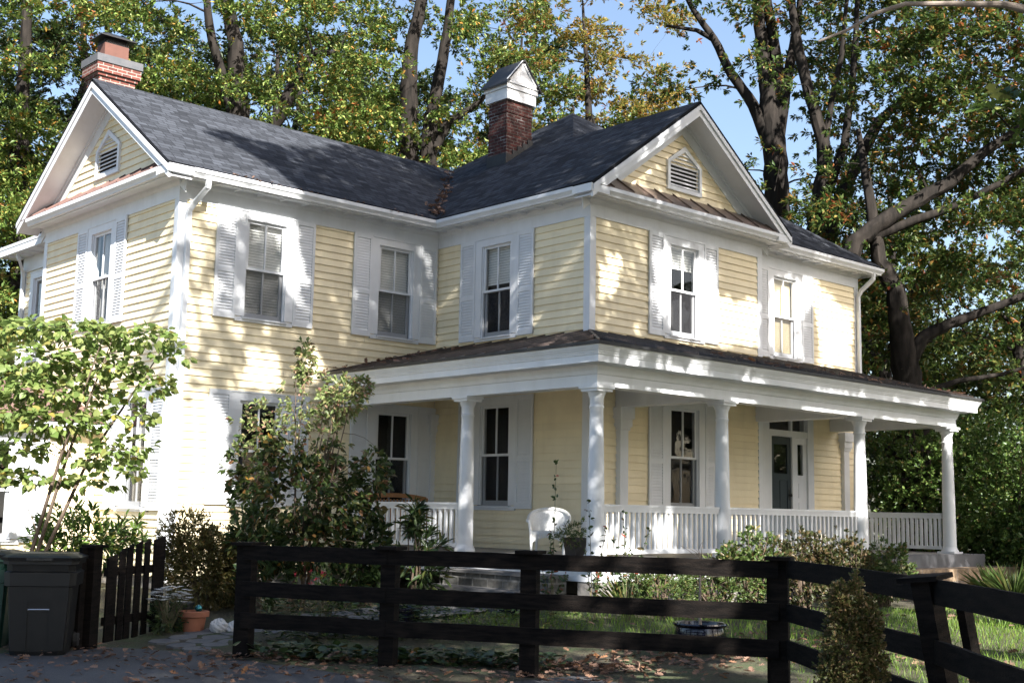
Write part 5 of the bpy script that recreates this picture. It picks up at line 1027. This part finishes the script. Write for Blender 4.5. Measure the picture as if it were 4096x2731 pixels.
# ------------------------------------------------------------------ wheeled bins
def bin_(label, loc, rz, m, handle=True, sc=1.0):
    t = thing('wheeled_bin', label, 'bin', loc, rz, 'wheeled bins by the gate'); t.scale = (sc, sc, 1.0)
    def ring(w, d, z, ch=.05, y0=0): return [(-w/2+ch,-d/2+y0,z),(w/2-ch,-d/2+y0,z),(w/2,-d/2+ch+y0,z),(w/2,d/2-ch+y0,z),(w/2-ch,d/2+y0,z),(-w/2+ch,d/2+y0,z),(-w/2,d/2-ch+y0,z),(-w/2,-d/2+ch+y0,z)]
    R = [ring(.50,.54,.0,.06), ring(.52,.57,.05,.06), ring(.60,.68,.74,.06), ring(.66,.74,.755,.06), ring(.675,.755,.90,.06), ring(.63,.71,.915,.06), ring(.64,.73,.985,.06), ring(.69,.80,.99,.06), ring(.695,.80,1.03,.06), ring(.66,.77,1.031,.06)]
    mb = MB(); vs = [p for r in R for p in r]; n = 8; fs = [tuple(range(7,-1,-1)), tuple(range(len(vs)-8, len(vs)))]
    for i in range(len(R)-1):
        for k in range(n): fs.append((i*n+k,i*n+(k+1)%n,(i+1)*n+(k+1)%n,(i+1)*n+k))
    mb.add(vs, fs); b = mb.build('body', m, t)
    # front grip recess: two proud cheeks and a brow leave a recess with the lifting bar
    q = MB(); yb_ = -.285
    q.prism([(-.24,yb_-.01,.06),(-.10,yb_-.01,.06),(-.10,yb_-.06,.66),(-.27,yb_-.06,.70)],(0,.05,0)); q.prism([(.10,yb_-.01,.06),(.24,yb_-.01,.06),(.27,yb_-.06,.70),(.10,yb_-.06,.66)],(0,.05,0)); q.prism([(-.27,yb_-.055,.58),(.27,yb_-.055,.58),(.27,yb_-.07,.76),(-.27,yb_-.07,.76)],(0,.05,0)); q.build('front_panel', m, b)
    if handle: q = MB(); q.tube([(-.10,yb_-.03,.50),(.10,yb_-.03,.50)],[.011,.011],8); q.build('lift_bar', M['metalbar'], b)
    l = MB(); R = [ring(.72,.84,1.032,.07,-.01), ring(.73,.86,1.065,.07,-.01), ring(.66,.78,1.085,.07,0), ring(.54,.62,1.105,.07,.02), ring(.50,.56,1.098,.07,.02)]; vs = [p for r in R for p in r]; fs = [tuple(range(7,-1,-1)), tuple(range(len(vs)-8, len(vs)))]
    for i in range(len(R)-1):
        for k in range(n): fs.append((i*n+k,i*n+(k+1)%n,(i+1)*n+(k+1)%n,(i+1)*n+k))
    l.add(vs, fs); l.box(-.12,-.47,1.035,.12,-.42,1.06); l.build('lid', M['binblack'], t)
    for s in (-1,1):
        w = MB(); w.tube([(s*.26,.27,.13),(s*.275,.27,.13),(s*.315,.27,.13),(s*.33,.27,.13)],[.10,.13,.13,.10],20); o = w.build('wheel', M['rubber'], t)
        h = MB(); h.tube([(s*.328,.27,.13),(s*.337,.27,.13)],[.05,.03],12)
        for i in range(6): a = i*math.pi/3; h.beam((s*.331,.27,.13),(s*.331,.27+.095*math.cos(a),.13+.095*math.sin(a)),.02,.006,(1,0,0))
        h.build('hub', M['metalbar'] if False else M['binblack'], o)
    h = MB(); h.tube([(-.24,.36,.97),(-.24,.45,1.0),(.24,.45,1.0),(.24,.36,.97)],[.014]*4,8); h.build('handle', m, t)
fh_ = math.atan2(fw.y, fw.x)-math.pi/2
bin_('black wheeled bin with a steel lift bar standing in front', (-3.95,-4.98,0), math.radians(-31), M['binblack'], sc=1.13)
bin_('dark green wheeled bin behind the black one at the left edge', (-4.28,-4.10,0), math.radians(-33), M['bingreen'], False)

# ------------------------------------------------------------------ pots and garden ornaments
def pot(name, label, loc, prof, m, soil=None, group=None, rz=0):
    t = thing(name, label, 'pot', loc, rz, group); mb = MB(); mb.lathe(prof, n=28); mb.build('pot_body', m, t, True)
    if soil: q = MB(); q.lathe([(.001,soil[1]),(soil[0],soil[1])], n=20); q.build('soil', M['inside'], t)
    return t
def potprof(r0, r1, h, lip=.03, t=.025): return [(r0,0),(r1-.01,h-lip*2),(r1-.01,h-lip*1.6),(r1+lip*.6,h-lip*1.4),(r1+lip*.6,h-.008),(r1+lip*.3,h),(r1-t,h),(r1-t-.01,h-.06),(r1-t-.02,h-.12)]
pot('terracotta_pot', 'terracotta pot by the path behind the gate', (-1.72,-4.32,.02), potprof(.12,.165,.31,.05), M['terracotta'], (.14,.22))
pot('black_pot', 'black glazed pot beside the terracotta one', (-1.72,-3.98,.02), potprof(.14,.16,.40,.025), M['blackpot'], (.13,.30))
bt = thing('gazing_ball', 'small teal glass ball on a stake in the terracotta pot', 'garden ornament', (-1.66,-4.33,.24)); mb = MB(); mb.lathe([(.002,.07)]+[(.048*math.sin(a),.118-.048*math.cos(a)) for a in np.linspace(.1,3.04,12)], n=20); mb.build('ball', M['ball'], bt, True); mb = MB(); mb.tube([(0,0,-.03),(0,0,.08)],[.006,.006],6); mb.build('stake', M['black_metal'], bt)
for i, (x, y, r, lab) in enumerate(((-1.52,-4.62,.115,'pale coral stone beside the terracotta pot'), (-1.36,-4.72,.10,'rougher pale coral stone nearest the fence post'))):
    t = thing('coral_stone', lab, 'stone', (x,y,.03), 0, 'coral stones by the path'); mb = MB(); vs = []; n1, n2 = 18, 11; rs = random.Random(i)
    for a in range(n2+1):
        th = math.pi*a/n2
        for b in range(n1):
            ph = 2*math.pi*b/n1; rr = r*(1+rs.uniform(-.10,.14)); vs.append((rr*math.sin(th)*math.cos(ph), rr*math.sin(th)*math.sin(ph), r*.9+rr*math.cos(th)*.95))
    mb.add(vs, [(a*n1+b,a*n1+(b+1)%n1,(a+1)*n1+(b+1)%n1,(a+1)*n1+b) for a in range(n2) for b in range(n1)]); mb.build('stone_body', M['coral'], t)
t = thing('daisy_plant', 'potted white daisies in bloom beside the open gate', 'plant', (-2.03,-4.25,.02)); mb = MB(); P = []
for i in range(64):
    a = random.uniform(0,6.28); l = .3*math.sqrt(random.random()); q = Vector((math.cos(a)*l, math.sin(a)*l*.9, random.uniform(.50,.66)-.35*l)); mb.tube([Vector((0,0,0)), q*.6+Vector((0,0,.05)), q],[.004,.003,.002],4); P.append(q)
link(mb.mesh('stem', M['greenstem']), 'stem', t); C, u = blobs([E(0,0,.25,.28,.26,.25)], 90); V, F = sprays('lance', C, u+np.array([0,0,.4]), 6, .07); link(np_mesh('foliage', V, F, M['darkleaf']), 'foliage', t)
PV, PF = [], []; k0 = 0
for q in P:
    n_ = 9; a = np.linspace(0,2*math.pi,n_,endpoint=False); d = np.stack([np.cos(a),np.sin(a),.25+0*a],-1); V, F = leaves('lance', np.tile(np.array(q),(n_,1)), d, np.tile([0,0,1.],(n_,1)), np.full(n_,.05)); PV.append(V); PF.append(F+k0); k0 += len(V)
link(np_mesh('flower', np.concatenate(PV), np.concatenate(PF), M['petal']), 'flower', t)
pb = pot('blue_pot', 'large cobalt blue glazed pot with a bare twiggy sapling on the lawn', (1.72,-9.75,.05), [(.15,0),(.26,.10),(.30,.24),(.275,.34),(.30,.355),(.315,.375),(.31,.39),(.27,.385),(.262,.34),(.25,.30)], M['bluepot'], (.252,.31))
t = thing('sapling', 'bare leafless sapling growing in the blue pot', 'plant', (1.72,-9.75,.36)); mb = MB(); S = skeleton(mb, [[(0,0,-.02,.022),(.01,.01,.3,.018),(0,0,.55,.014),(.03,0,.75,.008)]], 7)
for i in range(16): a = random.uniform(0,6.28); twig_to(mb, S, (math.cos(a)*random.uniform(.15,.5), math.sin(a)*random.uniform(.15,.4), random.uniform(.55,1.05)), .002, .007)
link(mb.mesh('trunk', M['palebark'], True), 'trunk', t)
pot('blue_pot', 'small blue pot at the foot of the stone steps', (2.0,-6.2,.26), potprof(.12,.15,.3,.03), M['bluepot'], (.12,.22)); pot('blue_pot', 'wide dark blue pot behind the second fence post', (-.02,-6.4,.12), potprof(.2,.27,.34,.03), M['bluepot'], (.23,.26))
# the planter on the porch
t = thing('planter', 'square dark planter with ferny foliage beside the corner column', 'pot', (3.95,-5.55,1.0)); t.scale = (.8,.8,.8); mb = MB(); vs = [(-.12,-.12,0),(.12,-.12,0),(.12,.12,0),(-.12,.12,0),(-.17,-.17,.36),(.17,-.17,.36),(.17,.17,.36),(-.17,.17,.36),(-.15,-.15,.36),(.15,-.15,.36),(.15,.15,.36),(-.15,.15,.36),(-.14,-.14,.30),(.14,-.14,.30),(.14,.14,.30),(-.14,.14,.30)]
mb.add(vs, [(3,2,1,0)]+[(i,(i+1)%4,4+(i+1)%4,4+i) for i in range(4)]+[(4+i,4+(i+1)%4,8+(i+1)%4,8+i) for i in range(4)]+[(8+i,8+(i+1)%4,12+(i+1)%4,12+i) for i in range(4)]+[(12,13,14,15)]); mb.build('pot_body', M['blackpot'], t)
shrub('fern', 'feathery green plant growing in the square planter', (3.95,-5.55,1.2), [E(0,0,.2,.22,.2,.18), E(-.25,-.1,.1,.25,.2,.16)], 75, 7, M['yew'], 'lance', .06, 8, M['greenstem'], cat='plant', sr=.004)

# ------------------------------------------------------------------ porch furniture
WC = thing('wicker_chair', 'white wicker armchair on the porch beside the corner column', 'chair', (4.42,-4.5,1.0), math.radians(-48))
# local: -y is the front; rounded woven back flowing into the arms
def arc(r, a0, a1, n, z): return [(r*1.0*math.cos(a), r*.92*math.sin(a), z(a)) for a in np.linspace(a0, a1, n)]
zt = lambda a: .66+.08*math.sin(a) if math.sin(a) > 0 else .62
back = MB(); n = 36; A = np.linspace(math.radians(-8), math.radians(188), n); vs = []
topz = lambda a: .545+.165*max(0, math.sin(a))**.8
for a in A:
    for u in np.linspace(0,1,7): r_ = .255+.07*u**1.3; vs.append((r_*math.cos(a), .02+r_*.95*math.sin(a), .33+(topz(a)-.33)*u))
back.add(vs, [(i*7+j,(i+1)*7+j,(i+1)*7+j+1,i*7+j+1) for i in range(n-1) for j in range(6)])
bk = back.build('backrest', M['wicker'], WC)
rim = MB(); rim.tube([(.33*math.cos(a), .02+.31*math.sin(a), topz(a)+.005) for a in A], [.028]*n, 8); rim.tube([(.33*math.cos(A[0]), .02+.31*math.sin(A[0])-.2, .52),(.33*math.cos(A[0]), .02+.31*math.sin(A[0]), .55)],[.03,.026],8); rim.tube([(.33*math.cos(A[-1]), .02+.31*math.sin(A[-1])-.2, .52),(.33*math.cos(A[-1]), .02+.31*math.sin(A[-1]), .55)],[.03,.026],8); rim.build('arm_rim', M['wicker'], WC, True)
st = MB(); st.prism([(-.27,-.27,.31),(.27,-.27,.31),(.26,.24,.31),(-.26,.24,.31)],(0,0,.05)); st.build('seat', M['wicker'], WC)
ap = MB()
for i in range(19):
    x_ = -.26+i*.52/18; ap.beam((x_,-.27,.34),(x_,-.27,.16+.10*(1-(x_/.27)**2)),.022,.01,(0,1,0))
ap.beam((-.27,-.272,.34),(.27,-.272,.34),.012,.06)
for i in range(9): x_ = -.24+i*.054; ap.beam((x_,-.28,.28),(x_+.05,-.28,.34),.008,.008,(0,1,0)); ap.beam((x_+.05,-.28,.28),(x_,-.28,.34),.008,.008,(0,1,0))
ap.build('apron', M['wicker'], WC)
for sx in (-1,1):
    l = MB(); l.tube([(sx*.305,-.20,.54),(sx*.27,-.27,.33),(sx*.255,-.275,.0)],[.024,.024,.02],8); l.build('leg', M['wicker'], WC, True)
    l = MB(); l.tube([(sx*.2,.22,.4),(sx*.22,.25,.0)],[.022,.018],8); l.build('leg', M['wicker'], WC, True)
BN = thing('bench', 'wooden slatted bench with an arched back under the porch window', 'bench', (4.45,-.48,1.0))
mb = MB(); AA = np.linspace(-.75,.75,13)
for a, b in zip(AA[:-1], AA[1:]): mb.beam((a,.12,.86+.06*(1-(a/.75)**2)),(b,.12,.86+.06*(1-(b/.75)**2)),.035,.08)
mb.beam((-.75,.1,.48),(.75,.1,.48),.035,.06)
for i in range(19): x_ = -.7+i*1.4/18; mb.beam((x_,.11,.48),(x_,.12,.85),.03,.015,(0,1,0))
mb.build('backrest', M['teak'], BN); mb = MB()
for i in range(6): mb.beam((-.75,-.34+i*.075,.42),(.75,-.34+i*.075,.42),.06,.022)
mb.build('seat', M['teak'], BN)
for sx in (-1,1):
    for y_, h_ in ((-.34,.62),(.1,.88)): mb = MB(); mb.beam((sx*.74,y_,0),(sx*.74,y_,h_),.055,.055,(0,1,0)); mb.build('leg', M['teak'], BN)
    mb = MB(); mb.beam((sx*.74,-.38,.63),(sx*.74,.12,.63),.06,.025); mb.build('armrest', M['teak'], BN)
# branch of a near oak hanging into the top right corner
NB = [(-.2,-16.0,5.6,.06),(-1.12,-15.34,5.25,.041),(-1.45,-15.06,5.33,.025),(-1.96,-14.59,5.32,.017),(-2.11,-14.43,5.25,.014),(-2.24,-14.3,5.13,.011),(-2.39,-14.14,5.04,.008)]
tree('oak_tree', 'near oak whose leafy branch and pale twig hang into the top right corner', (3.0,-18.2,0), [[(3,-18.2,-.2,.35),(2.6,-17.9,3,.3),(1.6,-17.2,5,.16),(.6,-16.6,5.6,.1)]+NB[:1], NB], [E(-.75,-15.4,4.75,.75,.55,.42), E(-.1,-16,5.2,.6,.6,.5)], 42, 5, M['oak'], M['palebark'], 'oak', .17, 6, (.25,.25,.2))
